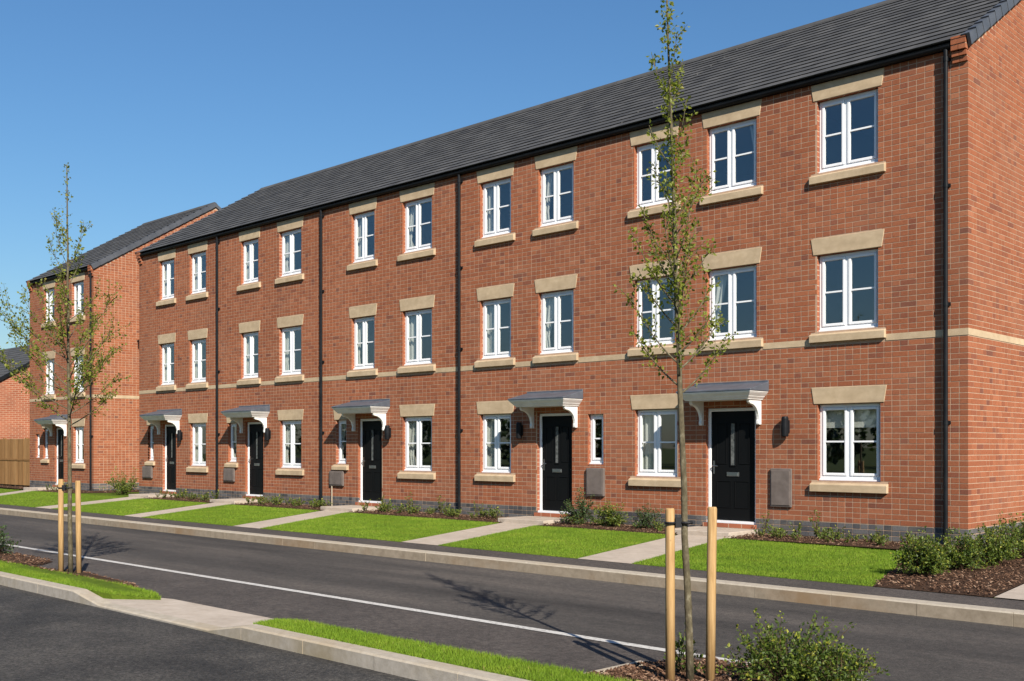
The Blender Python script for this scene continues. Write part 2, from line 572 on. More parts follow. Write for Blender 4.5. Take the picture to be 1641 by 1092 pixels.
def verge(name, pts):
    n = len(pts)
    mb = MB()
    mb.prism([(p[0], p[1], p[2]) for p in pts], (0, 0, -.2))
    me = mb.mesh(name, M['turf'])
    return tag(link(name, me), kind='structure')


verge('verge', VERGE_L)
verge('verge', VERGE_R)


def tri_list(poly):
    pts = [Vector((p[0], p[1], p[2] if len(p) > 2 else 0)) for p in poly]
    from mathutils.geometry import tessellate_polygon
    idx = tessellate_polygon([[Vector((p.x, p.y, 0)) for p in pts]])
    return [(pts[a], pts[b], pts[c]) for a, b, c in idx]


def scatter_pts(poly, dens, rng):
    out = []
    for a, b, c in tri_list(poly):
        ar = abs((b.x - a.x) * (c.y - a.y) - (b.y - a.y) * (c.x - a.x)) / 2
        n = int(ar * dens)
        u = rng.random((n, 2))
        s_ = np.sqrt(u[:, :1])
        P = np.array(a)[None] * (1 - s_) + np.array(b)[None] * s_ * (1 - u[:, 1:]) + np.array(c)[None] * s_ * u[:, 1:]
        out.append(P)
    return np.concatenate(out) if out else np.zeros((0, 3))


def grass_mesh(name, polys, dens, h, w, seed, z=None, lab='short green grass'):
    rng = np.random.default_rng(seed)
    Ps = np.concatenate([scatter_pts(p, d, rng) for p, d in zip(polys, dens)])
    n = len(Ps)
    if z is not None:
        Ps[:, 2] = z
    clump = np.sin(Ps[:, 0] * 2.7) * np.sin(Ps[:, 1] * 3.9 + 1) * .5 + np.sin(Ps[:, 0] * .9 + Ps[:, 1] * 1.7) * .5
    hh = h * (.55 + .75 * rng.random(n)) * (1 + .18 * clump)
    an = rng.random(n) * 6.283
    la = rng.random(n) * 6.283
    ll = hh * (.15 + .75 * rng.random(n))
    dx, dy = np.cos(an) * w / 2, np.sin(an) * w / 2
    V = np.zeros((n, 3, 3), np.float32)
    V[:, 0] = Ps + np.stack([dx, dy, np.full(n, -.012)], 1)
    V[:, 1] = Ps + np.stack([-dx, -dy, np.full(n, -.012)], 1)
    V[:, 2] = Ps + np.stack([np.cos(la) * ll, np.sin(la) * ll, hh], 1)
    me = bpy.data.meshes.new(name)
    me.vertices.add(3 * n)
    me.vertices.foreach_set('co', V.ravel())
    me.loops.add(3 * n)
    me.loops.foreach_set('vertex_index', np.arange(3 * n, dtype=np.int32))
    me.polygons.add(n)
    me.polygons.foreach_set('loop_start', np.arange(0, 3 * n, 3, dtype=np.int32))
    me.update(calc_edges=True)
    at = me.attributes.new('tint', 'FLOAT', 'FACE')
    at.data.foreach_set('value', np.clip(rng.normal(.5, .2, n) + .10 * clump, 0, 1).astype(np.float32))
    me.materials.append(M['grass'])
    o = link(name, me)
    return tag(o, lab, 'grass', kind='stuff')


def clipx(poly, xmin):
    return [(max(p[0], xmin), *p[1:]) for p in poly]


grass_mesh('lawn_grass', [clipx(q, -40) for q in LAWNS], [900, 1200, 2000, 2600, 3400, 4200, 5200], .021, .009, 1, .002,
           'mown bright green grass of the front lawns between the paths')
grass_mesh('verge_grass', [clipx(VERGE_L, -12), VERGE_R], [11000, 13000], .030, .007, 2, None,
           'bright green grass strip behind the near kerb')

# bark beds: a mulch sheet each, chips on top
BEDS = []
def bed(pts, z, name='planting_bed', dens=260, size=.024):
    if len(pts[0]) == 2:
        pts = [(a, b, z) for a, b in pts]
    cx = sum(p[0] for p in pts) / len(pts); cy = sum(p[1] for p in pts) / len(pts)
    zc = sum(p[2] for p in pts) / len(pts) + .03
    mb = MB()
    n = len(pts)
    v = [(cx, cy, zc)] + [tuple(p) for p in pts] + [(lerp(p[0], cx, .35), lerp(p[1], cy, .35), lerp(p[2], zc, .75)) for p in pts]
    f = []
    for i in range(n):
        j = (i + 1) % n
        f.append((1 + i, 1 + j, 1 + n + j, 1 + n + i))
        f.append((1 + n + i, 1 + n + j, 0))
    mb.add(v, f)
    a = sum(pts[i][0] * pts[(i + 1) % n][1] - pts[(i + 1) % n][0] * pts[i][1] for i in range(n))
    if a < 0:
        mb.F = [tuple(reversed(q)) for q in mb.F]
    tag(mb.build(name, M['mulch']), kind='structure')
    BEDS.append((pts, dens, size, (cx, cy, zc)))


for k, q in enumerate(LAWNS):
    if k == 0:
        bed([(-39.5, YB + .7), (q[2][0], YB + .3), (-33.25, -.03), (-39.5, -.03)], .006, dens=120)
        continue
    l = at_y(PATHS[k - 1], 1, YB) + .02
    l2 = [-32.35, -24.2, -19.3, -14.05, -7.95, -3.6][k - 1]
    if k < len(PATHS):
        r = at_y(PATHS[k], 0, YB) - .04
        r2 = [-25.75, -20.55, -15.4, -9.25, -4.95][k - 1]
        if k == 1:
            bed([(l, YB), (-29.3, YB), (-28.6, -.2), (-28.2, 3.0), (-29.93, 3.0), (-29.93, -.03), (l2, -.03)], .006, dens=90)
            poly_sheet('lawn', [(-29.3, YB), (r, YB), (-25.8, -.02), (-26.66, -.02), (-26.66, 9), (-28.2, 9), (-28.2, 3), (-28.6, -.2)], M['turf'], z=.001)
        else:
            bed([(l, YB), (r, YB), (r2, -.03), (l2, -.03)], .006, dens=[0, 0, 120, 160, 220, 260, 300][k])
    else:
        bed([(l, YB), (-.30, YB), (1.02, -5.43), (2.30, -5.42), (2.02, -3.0), (1.65, 2.0), (.03, 2.0), (.03, -.03), (l2, -.03)], .006, dens=330)
poly_sheet('side_path', [(2.32, -5.42), (6, -5.42), (6, 6), (1.7, 6), (1.68, 2.0), (2.05, -3.0)], M['path'], z=.01)
bed([(1.40, -11.08, -.11), (1.43, -10.20, -.115), (1.7, -9.70, -.118), (3.2, -9.68, -.118), (3.75, -10.0, -.115), (4.6, -11.08, -.11)], 0, dens=1900, size=.024)
bed([(-12.5, -10.98, -.11), (-9.2, -10.98, -.10), (-8.95, -10.45, -.118), (-9.3, -10.15, -.118), (-12.5, -10.1, -.118)], 0, dens=500)
bed([(-7.95, -11.05, -.02), (-5.75, -11.0, -.04), (-5.15, -10.90, -.110), (-5.8, -10.66, -.110), (-7.6, -10.52, -.110), (-8.2, -10.75, -.110)], 0, dens=900)
# pale edging board of the near bed
MB().add([(1.36, -11.08, -.126), (1.40, -11.08, -.126), (1.43, -10.18, -.126), (1.39, -10.18, -.126),
          (1.36, -11.08, -.085), (1.40, -11.08, -.085), (1.43, -10.18, -.085), (1.39, -10.18, -.085)],
         [(4, 5, 6, 7), (0, 1, 5, 4), (1, 2, 6, 5), (2, 3, 7, 6), (3, 0, 4, 7)]).build('bed_edging', M['kerb'])['kind'] = 'structure'


def chips():
    rng = np.random.default_rng(5)
    mb = MB()
    rr = random.Random(5)
    for pts, dens, size, c in BEDS:
        P = scatter_pts(pts, dens, rng)
        for p in P:
            # height on the mound
            d = min(1, 2.2 * math.hypot(p[0] - c[0], p[1] - c[1]) / 3)
            z = p[2] + .02 + .012 * rr.random()
            l = size * rr.uniform(.6, 2.0); w = size * rr.uniform(.25, .7); h = size * rr.uniform(.15, .4)
            rot = Matrix.Rotation(rr.uniform(0, 6.28), 3, 'Z') @ Matrix.Rotation(rr.uniform(-.6, .6), 3, 'X') @ Matrix.Rotation(rr.uniform(-.6, .6), 3, 'Y')
            v = [tuple(rot @ Vector((a * l / 2, b * w / 2, e * h / 2)) + Vector((p[0], p[1], z))) for e in (-1, 1) for b in (-1, 1) for a in (-1, 1)]
            mb.add(v, [(4, 5, 7, 6), (0, 1, 5, 4), (1, 3, 7, 5), (3, 2, 6, 7), (2, 0, 4, 6)], rr.random())
    tag(mb.build('bark_chips', M['chip']), 'brown bark chips covering the planting beds', 'bark chips', kind='stuff')


chips()

# ------------------------------------------------------------------ houses
BL, BH, JT = .27, .088, .013            # brick pitch, course height, joint
PT = .29                                # top of the blue brick plinth
EZ, RY, RZ = 7.86, 4.70, 10.80          # eaves level, ridge depth and level
SLOPE = (RZ - EZ) / (RY + .10)
BAND = (3.285, 3.395)
F0, F1, F2 = (.98, 2.28), (3.515, 4.82), (6.22, 7.45)


def house_spec(x0, x1, gf, up, door, side=None, **kw):
    d = dict(x0=x0, x1=x1, gf=gf, up=up, door=door, side=side)
    d.update(kw)
    return d


HOUSES = [
    house_spec(-35.40, -29.96, [(-31.57, -30.74)], [(-34.10, -33.18), (-31.70, -30.74)], (-33.15, -32.38), (-34.16, -33.73), lamp=None, meter=None,
               pipe=-30.05, extra=(-34.86, -34.50), ends='lr',
               label='detached three-storey brick house with its own gable, behind the left sapling'),
    house_spec(-26.65, -21.74, [(-23.42, -22.48)], [(-25.30, -24.38), (-23.44, -22.48)], (-25.10, -24.26), (-26.06, -25.69), lamp=-23.90, meter=(-26.35, -25.72), pipe=-21.74, ends='l',
               label='leftmost terraced brick house, at the far end of the long grey roof'),
    house_spec(-21.74, -16.61, [(-18.60, -17.59)], [(-20.56, -19.66), (-18.63, -17.59)], (-20.33, -19.41), (-21.24, -20.80), lamp=-19.08, meter=(-21.42, -20.85), pipe=-16.61, ends='',
               label='second terraced brick house from the far left end, between two black downpipes'),
    house_spec(-16.61, -11.36, [(-13.42, -12.36)], [(-15.41, -14.49), (-13.42, -12.36)], (-15.15, -14.20), (-16.06, -15.63), lamp=-13.89, meter=(-16.29, -15.70), pipe=-11.36, ends='',
               label='middle terraced brick house with its ground-floor window right of the black door'),
    house_spec(-11.36, -6.85, [(-10.75, -9.79)], [(-10.75, -9.79), (-8.98, -8.00)], (-9.02, -8.04), (-7.62, -7.21), lamp=-9.47, meter=(-7.63, -7.16), pipe=None, ends='',
               label='terraced brick house whose narrow window stands right of its black door'),
    house_spec(-6.85, 0.0, [(-6.42, -5.42), (-2.53, -1.41)], [(-6.44, -5.47), (-4.76, -3.71), (-2.54, -1.45)], (-4.78, -3.73), None, lamp=-3.10, meter=(-3.42, -3.00), pipe=-.32, ends='r',
               label='wide end terraced brick house at the right with the large sunlit gable wall'),
]


def openings(h):
    """all wall openings (x0, x1, z0, z1)"""
    o = [(a, b, *F0) for a, b in h['gf']]
    o += [(a, b, *F1) for a, b in h['up']] + [(a, b, *F2) for a, b in h['up']]
    o.append((*h['door'], .165, 2.27))
    if h['side']:
        o.append((*h['side'], 1.12, 2.25) if h['x0'] != -11.36 else (*h['side'], 1.20, 2.22))
    if h.get('extra'):
        o.append((*h['extra'], 1.15, 2.05))
    return o


def stones(h):
    """lintels and sills: kind, x0, x1, z0, z1"""
    s = []
    for (a, b), (z0, z1) in [(w, F0) for w in h['gf']] + [(w, f) for w in h['up'] for f in (F1, F2)]:
        s.append(('lintel', a - .065, b + .065, z1 + .005, z1 + .285))
        s.append(('sill', a - .115, b + .135, z0 - .185, z0))
    if h['side'] and h['x0'] != -11.36:
        a, b = h['side']
        s.append(('lintel', a - .06, b + .06, 2.255, 2.545))
        s.append(('sill', a - .11, b + .10, .965, 1.12))
    return s


def cut(rects, ob):
    out = []
    for (a, b, c, d) in rects:
        (e, f, g, i) = ob
        if e >= b or f <= a or g >= d or i <= c:
            out.append((a, b, c, d)); continue
        if e > a: out.append((a, e, c, d))
        if f < b: out.append((f, b, c, d))
        m0, m1 = max(a, e), min(b, f)
        if g > c: out.append((m0, m1, c, g))
        if i < d: out.append((m0, m1, i, d))
    return out


def bricks(u0, u1, obs, zlo, zhi, phase, zrow0, ends=(0, 0), ztop=None):
    """course bricks over the wall span; yields (u0,u1,z0,z1, full, row)"""
    k = math.floor((zlo - zrow0) / BH + .5)
    obs = sorted(obs)
    while True:
        z0 = zrow0 + k * BH
        z1 = z0 + BH - JT
        if z0 > zhi - .015: break
        par = (k + phase) % 2
        rowobs = [o for o in obs if o[2] < z1 and o[3] > z0]
        a0 = u0 + (BL / 2 if (ends[0] and par) else 0)
        b0 = u1 - (BL / 2 if (ends[1] and par) else 0)
        # joints counted from the right end
        n0 = math.floor((u1 - b0) / BL)
        x = u1 + BL - (BL / 2 if par else 0)
        while x > a0 + .02:
            r, l = min(x - JT / 2, b0), max(x - BL + JT / 2, a0)
            if abs(r - (b0 - JT / 2)) < 1e-6 and b0 == u1: r = b0
            x -= BL
            if r - l < .03: continue
            zz = min(z1, zhi)
            if ztop is not None:
                lim = min(ztop(l), ztop(r))
                if lim < z0 + .02: continue
                zz = min(zz, lim)
            full = (r - l) > BL - JT - 1e-4 and zz == z1
            parts = [(l, r, z0, zz)]
            if full and rsplit.random() < .7:
                full = 2
                mm = (l + r) / 2
                parts = [(l, mm - JT / 2, z0, zz), (mm + JT / 2, r, z0, zz)]
            for o in rowobs:
                if o[0] < r and o[1] > l:
                    parts = cut(parts, o)
                    full = False
            for p in parts:
                if p[1] - p[0] > .022 and p[3] - p[2] > .014:
                    yield (*p, full, k)
        k += 1


rsplit = random.Random(19)


def gable_top(y):
    return (EZ + .02 + (y + .10) * SLOPE if y < RY else RZ - (y - RY) * SLOPE + .02) - .12


rb = random.Random(11)
def tint():
    t = rb.gauss(.52, .17)
    if rb.random() < .035: t = rb.uniform(.02, .18)
    return min(1, max(0, t))


BRICK_VARIANTS = []
for i in range(14):
    t = [.05, .15, .3, .38, .44, .48, .52, .56, .6, .66, .72, .8, .88, .97][i]
    w = (BL - JT) / 2; hh = (BH - JT) / 2
    wh = (BL / 2 - JT) / 2
    BRICK_VARIANTS.append((t, MB().box(-w, w, 0, .06, -hh, hh, t, skip='k').mesh('brick', M['brick']),
                           MB().box(-wh, wh, 0, .06, -hh, hh, t, skip='k').mesh('brick', M['brick'])))


def build_walls():
    ends_x = [(-35.40, -29.96, [HOUSES[0]]), (-26.65, 0.0, HOUSES[1:])]
    for xa, xb, hs in ends_x:
        obs = []
        for h in hs:
            obs += openings(h)
            obs += [(s[1], s[2], s[3], s[4]) for s in stones(h)]
        band = (xa - 1, xb + 1, *BAND)
        lists = {id(h): MB() for h in hs}
        plinth = {id(h): MB() for h in hs}
        cand = {id(h): [] for h in hs}
        for (l, r, z0, z1, full, k) in bricks(xa, xb, obs + [band], PT, 7.84, 0, PT, (1, 1)):
            c = (l + r) / 2
            h = next((h for h in hs if h['x0'] <= c < h['x1']), hs[-1])
            corner = l < xa + .01 or r > xb - .01
            if full and not corner:
                cand[id(h)].append((l, r, z0, z1, full))
            else:
                j = rb.uniform(-.0012, .0012)
                lists[id(h)].box(l, r, j, .128 if corner else .06, z0, z1, tint(), skip='k')
        for (l, r, z0, z1, full, k) in bricks(xa, xb, obs, 0.0, PT - .005, 0, PT - 4 * BH, (1, 1)):
            c = (l + r) / 2
            h = next((h for h in hs if h['x0'] <= c < h['x1']), hs[-1])
            corner = l < xa + .01 or r > xb - .01
            plinth[id(h)].box(l, r, -.002 + rb.uniform(-.0012, .0012), .13 if corner else .06, z0, z1, rb.random(), skip='k')
        for h in hs:
            root = h['root']
            cs = sorted(cand[id(h)], key=lambda q: math.hypot(q[0] - CAM[0], CAM[1]) + .15 * abs(q[2] - 1.5) + (2.5 if q[4] == 2 else 0))
            nind = 300 if h['x0'] > -17 else 0
            for q in cs[:nind]:
                t = tint()
                v = min(BRICK_VARIANTS, key=lambda e: abs(e[0] - t))[2 if q[4] == 2 else 1]
                link('brick', v, root, None).location = ((q[0] + q[1]) / 2, rb.uniform(-.0012, .0012), (q[2] + q[3]) / 2)
            for q in cs[nind:]:
                lists[id(h)].box(q[0], q[1], rb.uniform(-.0012, .0012), .06, q[2], q[3], tint(), skip='k')
            # gables
            for side, X, sg in (('r', h['x1'], 1), ('l', h['x0'], -1)):
                if side not in h['ends']: continue
                for (l, r, z0, z1, full, k) in bricks(0, 2 * RY, [(-1, 20, *BAND)], PT, 11, 1, PT, (1, 0), gable_top):
                    e0 = .128 if l < .01 else .06
                    j = rb.uniform(-.0012, .0012)
                    x0, x1 = (X - e0, X + j) if sg > 0 else (X - j, X + e0)
                    lists[id(h)].box(x0, x1, l, r, z0, z1, tint(), skip='l' if sg > 0 else 'r')
                for (l, r, z0, z1, full, k) in bricks(0, 2 * RY, [], 0, PT - .005, 1, PT - 4 * BH, (1, 0)):
                    e0 = .128 if l < .01 else .06
                    x0, x1 = (X - e0, X + .002) if sg > 0 else (X - .002, X + e0)
                    plinth[id(h)].box(x0, x1, l, r, z0, z1, rb.random(), skip='l' if sg > 0 else 'r')
            tag(lists[id(h)].build('brickwork', M['brick'], root), kind='stuff')
            tag(plinth[id(h)].build('plinth_brickwork', M['brick_blue'], root), 'blue-grey brick plinth along the foot of the wall', kind='stuff')
            wall(h, xa, xb)


def wall(h, xa, xb):
    """mortar core with openings, brick reveals, stone band, gable cores, rear wall"""
    root = h['root']
    x0, x1 = h['x0'] + (.004 if 'l' in h['ends'] else 0), h['x1'] - (.004 if 'r' in h['ends'] else 0)
    ops = openings(h)
    y = .0035
    xs = sorted({x0, x1, *[v for o in ops for v in o[:2]]})
    zs = sorted({-.1, 7.84, *[v for o in ops for v in o[2:]]})
    mb = MB()
    for a, b in zip(xs, xs[1:]):
        for c, d in zip(zs, zs[1:]):
            mx, mz = (a + b) / 2, (c + d) / 2
            if any(o[0] < mx < o[1] and o[2] < mz < o[3] for o in ops): continue
            mb.add([(a, y, c), (b, y, c), (b, y, d), (a, y, d)], [(0, 1, 2, 3)])
            mb.add([(a, .30, c), (b, .30, c), (b, .30, d), (a, .30, d)], [(3, 2, 1, 0)], mi=2)
    for o in ops:      # reveals
        a, b, c, d = o
        e = .0015
        mb.add([(a - e, y, c), (a - e, .30, c), (a - e, .30, d), (a - e, y, d)], [(3, 2, 1, 0)], .62, 1)
        mb.add([(b + e, y, c), (b + e, .30, c), (b + e, .30, d), (b + e, y, d)], [(0, 1, 2, 3)], .62, 1)
        mb.add([(a, y, d + e), (b, y, d + e), (b, .30, d + e), (a, .30, d + e)], [(0, 1, 2, 3)], .5, 1)
        mb.add([(a, y, c - e), (b, y, c - e), (b, .30, c - e), (a, .30, c - e)], [(3, 2, 1, 0)], .5, 1)
    mb.build('wall', [M['mortar'], M['brick_far'], M['room']], root)
    for side, X, sg in (('r', h['x1'], 1), ('l', h['x0'], -1)):
        if side in h['ends']:
            mb = MB()
            xx = X - sg * .0035
            pts = [(xx, 0.0035, -.1), (xx, 2 * RY, -.1), (xx, 2 * RY, gable_top(2 * RY)), (xx, RY, gable_top(RY)), (xx, .0035, gable_top(0.0))]
            mb.add(pts, [tuple(range(5)) if sg > 0 else tuple(range(4, -1, -1))])
            mb.build('gable_wall', M['mortar'], root)
    mb = MB()
    mb.add([(h['x0'], 2 * RY, -.1), (h['x1'], 2 * RY, -.1), (h['x1'], 2 * RY, EZ), (h['x0'], 2 * RY, EZ)], [(3, 2, 1, 0)], .5)
    mb.build('rear_wall', M['brick_far'], root)
    # stone band
    bx0 = h['x0'] - (.006 if 'l' in h['ends'] else 0); bx1 = h['x1'] + (.006 if 'r' in h['ends'] else 0)
    pieces = [(bx0, bx1, *BAND)]
    for s in stones(h):
        pieces = cut(pieces, (s[1], s[2], s[3], s[4]))
    for p in pieces:
        if p[1] - p[0] > .02 and p[3] - p[2] > .06:
            MB().box(p[0], p[1], -.006, .10, p[2] + .002, p[3] - .002, skip='k').build('stone_band', M['stone'], root)
    if 'r' in h['ends']: MB().box(h['x1'] - .05, h['x1'] + .006, .1003, 2 * RY, BAND[0] + .002, BAND[1] - .002, skip='l').build('stone_band', M['stone'], root)
    if 'l' in h['ends']: MB().box(h['x0'] - .006, h['x0'] + .05, .1003, 2 * RY, BAND[0] + .002, BAND[1] - .002, skip='r').build('stone_band', M['stone'], root)
    # rooms
    r = MB()
    a, b_ = h['x0'] + .1, h['x1'] - .1
    for z in (.10, 2.85, 5.45, 7.75):
        r.box(a, b_, .302, 4.2, z - .10, z)
    r.box(a - .05, a, .302, 4.2, .1, 7.65); r.box(b_, b_ + .05, .302, 4.2, .1, 7.65)
    r.box(a, b_, 4.2, 4.3, 0, 7.75)
    mid = (h['x0'] + h['x1']) / 2 + .25
    if not any(o[0] - .05 < mid < o[1] + .05 for o in ops):
        r.box(mid - .04, mid + .04, .302, 4.2, .1, 7.65)
    r.build('room_shell', M['room'], root)


rpane = random.Random(77)


def window(h, a, b, z0, z1, style='double', split=.46, blind=False, rng=None):
    """white casement with glazing bars, recessed in its opening; returns the frame object"""
    root = h['root']
    yf, yb = .085, .150
    fw = .052
    f = MB()
    A, B, C, D = a + .003, b - .003, z0 + .003, z1 - .003
    f.box(A, A + fw, yf, yb, C, D)
    f.box(B - fw, B, yf, yb, C, D)
    f.box(A + fw, B - fw, yf, yb, D - fw, D)
    f.box(A + fw, B - fw, yf, yb, C + .032, C + fw + .032)
    f.box(A - .0, B + .0, yf - .040, yb, C - .002, C + .030)           # cill of the frame
    if style == 'double':
        xm = A + fw + (B - A - 2 * fw) * split
        f.box(xm - .026, xm + .026, yf, yb, C + fw + .033, D - fw - .001)
        cells = [(A + fw, xm - .026), (xm + .026, B - fw)]
    else:
        cells = [(A + fw, B - fw)]
    w = bevel(f.build('window', M['upvc'], root), .006)
    cz0, cz1 = C + fw + .034, D - fw - .002
    for (p, q) in cells:
        s = MB()
        t = .046
        ys, ye = yf - .014, yf + .040
        p += .002; q -= .002
        s.box(p, p + t, ys, ye, cz0, cz1); s.box(q - t, q, ys, ye, cz0, cz1)
        s.box(p + t, q - t, ys, ye, cz0, cz0 + t); s.box(p + t, q - t, ys, ye, cz1 - t, cz1)
        bevel(s.build('sash', M['upvc'], w), .006)
        zm = (cz0 + cz1) / 2
        MB().box(p + t + .0005, q - t - .0005, ys + .008, ye - .004, zm - .014, zm + .014).build('glazing_bar', M['upvc'], w)
        for (u, v) in ((cz0 + t + .0005, zm - .0145), (zm + .0145, cz1 - t - .0005)):
            pw, ph = (q - p) / 2 - t - .0005, (v - u) / 2
            pn = MB().box(-pw, pw, -.003, .003, -ph, ph).build('pane', M['glass'], w)
            pn.location = ((p + q) / 2, yf + .015, (u + v) / 2)
            pn.rotation_euler = (rpane.gauss(0, .0035), 0, rpane.gauss(0, .006))
    # curtains drawn to the sides
    if rng is not None:
        W = b - a
        for sgn in (1, -1):
            if style != 'double' and sgn < 0: continue
            if sgn < 0 and rng.random() < .45: continue
            if h['x0'] > -7 and (a > -3 or rng.random() < .4): continue
            c = MB()
            n = 14
            wid = W * (rng.uniform(.22, .46) if sgn > 0 else rng.uniform(.10, .24))
            e = (a - .05) if sgn > 0 else (b + .05)
            rows = 8
            tied = rng.random() < .75
            v = []
            for r_ in range(rows + 1):
                tt = r_ / rows
                zz = z1 + .08 - tt * (z1 - z0 + .30)
                ww = wid * (1 if not tied else (1.15 - .75 * min(1, tt / .62) if tt < .62 else .40 + .35 * (tt - .62) / .38))
                for i in range(n + 1):
                    u = i / n
                    v.append((e + sgn * (.05 + ww) * u,   .185 + .022 * math.sin(u * 19 + sgn) * (1 - .4 * tt), zz))
            fs = [(r_ * (n + 1) + i, r_ * (n + 1) + i + 1, (r_ + 1) * (n + 1) + i + 1, (r_ + 1) * (n + 1) + i) for r_ in range(rows) for i in range(n)]
            c.add(v, fs)
            c.build('curtain', M['curtain'], w, smooth=True)
        if blind:
            MB().box(a - .02, b + .02, .20, .215, z1 - .40, z1 + .06).build('blind', M['curtain'], w)
    return w


def dressings(h):
    root = h['root']
    for kind, a, b, z0, z1 in stones(h):
        if kind == 'lintel':
            e = .045
            m = MB().prism([(a, -.012, z0), (b, -.012, z0), (b + e, -.012, z1), (a - e, -.012, z1)], (0, .11, 0))
            bevel(m.build('lintel', M['stone'], root), .005)
        else:
            m = MB()
            # weathered sill: sloping top, stooled ends
            pts = [(-.068, z0), (-.068, z1 - .062), (-.05, z1 - .05), (.083, z1 - .002), (.083, z0)]
            v = [(a, y, z) for y, z in pts] + [(b, y, z) for y, z in pts]
            m.add(v, [(0, 5, 6, 1), (1, 6, 7, 2), (2, 7, 8, 3), (3, 8, 9, 4), (4, 9, 5, 0), (0, 1, 2, 3, 4), (9, 8, 7, 6, 5)])
            bevel(m.build('sill', M['stone'], root), .005)


def door(h):
    root = h['root']
    a, b = h['door']
    z0, z1 = .165, 2.27
    yf = .075
    fw = .062
    f = MB()
    f.box(a + .003, a + fw, yf, .15, z0 + .045, z1 - .003)
    f.box(b - fw, b - .003, yf, .15, z0 + .045, z1 - .003)
    f.box(a + fw, b - fw, yf, .15, z1 - fw, z1 - .003)
    L, Rr, T, B = a + fw + .003, b - fw - .003, z1 - fw - .004, z0 + .055
    d = MB().box(L, Rr, yf + .02, yf + .064, B, T)
    leaf = bevel(d.build('door', M['door'], root), .004)
    bevel(f.build('door_frame', M['upvc'], leaf), .006)
    MB().box(a + .003, b - .003, yf - .05, .15, z0, z0 + .044).build('threshold', M['upvc'], leaf)
    MB().box(a - .02, b + .02, -.075, .07, z0 - .075, z0 - .001).build('door_step', M['brick_far'], leaf)
    cx = (L + Rr) / 2
    w = Rr - L
    # raised mouldings of the two lower panels and the two tall upper ones
    def mould(x0, x1, q0, q1):
        m = MB(); t = .018; y0 = yf + .010
        m.box(x0, x1, y0, yf + .0195, q0, q0 + t); m.box(x0, x1, y0, yf + .0195, q1 - t, q1)
        m.box(x0, x0 + t, y0, yf + .0195, q0 + t, q1 - t); m.box(x1 - t, x1, y0, yf + .0195, q0 + t, q1 - t)
        bevel(m.build('door_panel', M['door'], leaf), .006, 2)
    mould(L + .13 * w, L + .46 * w, B + .22, B + .72)
    mould(L + .54 * w, L + .87 * w, B + .22, B + .72)
    mould(L + .13 * w, L + .36 * w, B + 1.02, T - .22)
    mould(L + .64 * w, L + .87 * w, B + 1.02, T - .22)
    g = MB()
    t = .022; x0, x1, q0, q1 = cx - .062, cx + .062, B + .98, T - .20
    g.box(x0, x1, yf + .004, yf + .0195, q0, q0 + t); g.box(x0, x1, yf + .004, yf + .0195, q1 - t, q1)
    g.box(x0, x0 + t, yf + .004, yf + .0195, q0 + t, q1 - t); g.box(x1 - t, x1, yf + .004, yf + .0195, q0 + t, q1 - t)
    bevel(g.build('light_frame', M['door'], leaf), .004)
    MB().box(x0 + t, x1 - t, yf + .013, yf + .0195, q0 + t, q1 - t).build('door_light', M['door_light'], leaf)
    lp = MB().box(cx - .13, cx + .13, yf + .006, yf + .0195, B + .80, B + .875)
    lp.box(cx - .105, cx + .105, yf + .001, yf + .0055, B + .815, B + .86)
    bevel(lp.build('letter_plate', M['steel'], leaf), .004)
    hx = L + .055
    hd = MB().box(hx - .016, hx + .016, yf + .010, yf + .0195, B + .84, B + 1.08)
    hd.tube([(hx, yf + .01, B + .985), (hx, yf - .035, B + .985), (hx + .02, yf - .045, B + .985), (hx + .115, yf - .045, B + .983)], .010, 8)
    hd.build('handle', M['steel'], leaf)


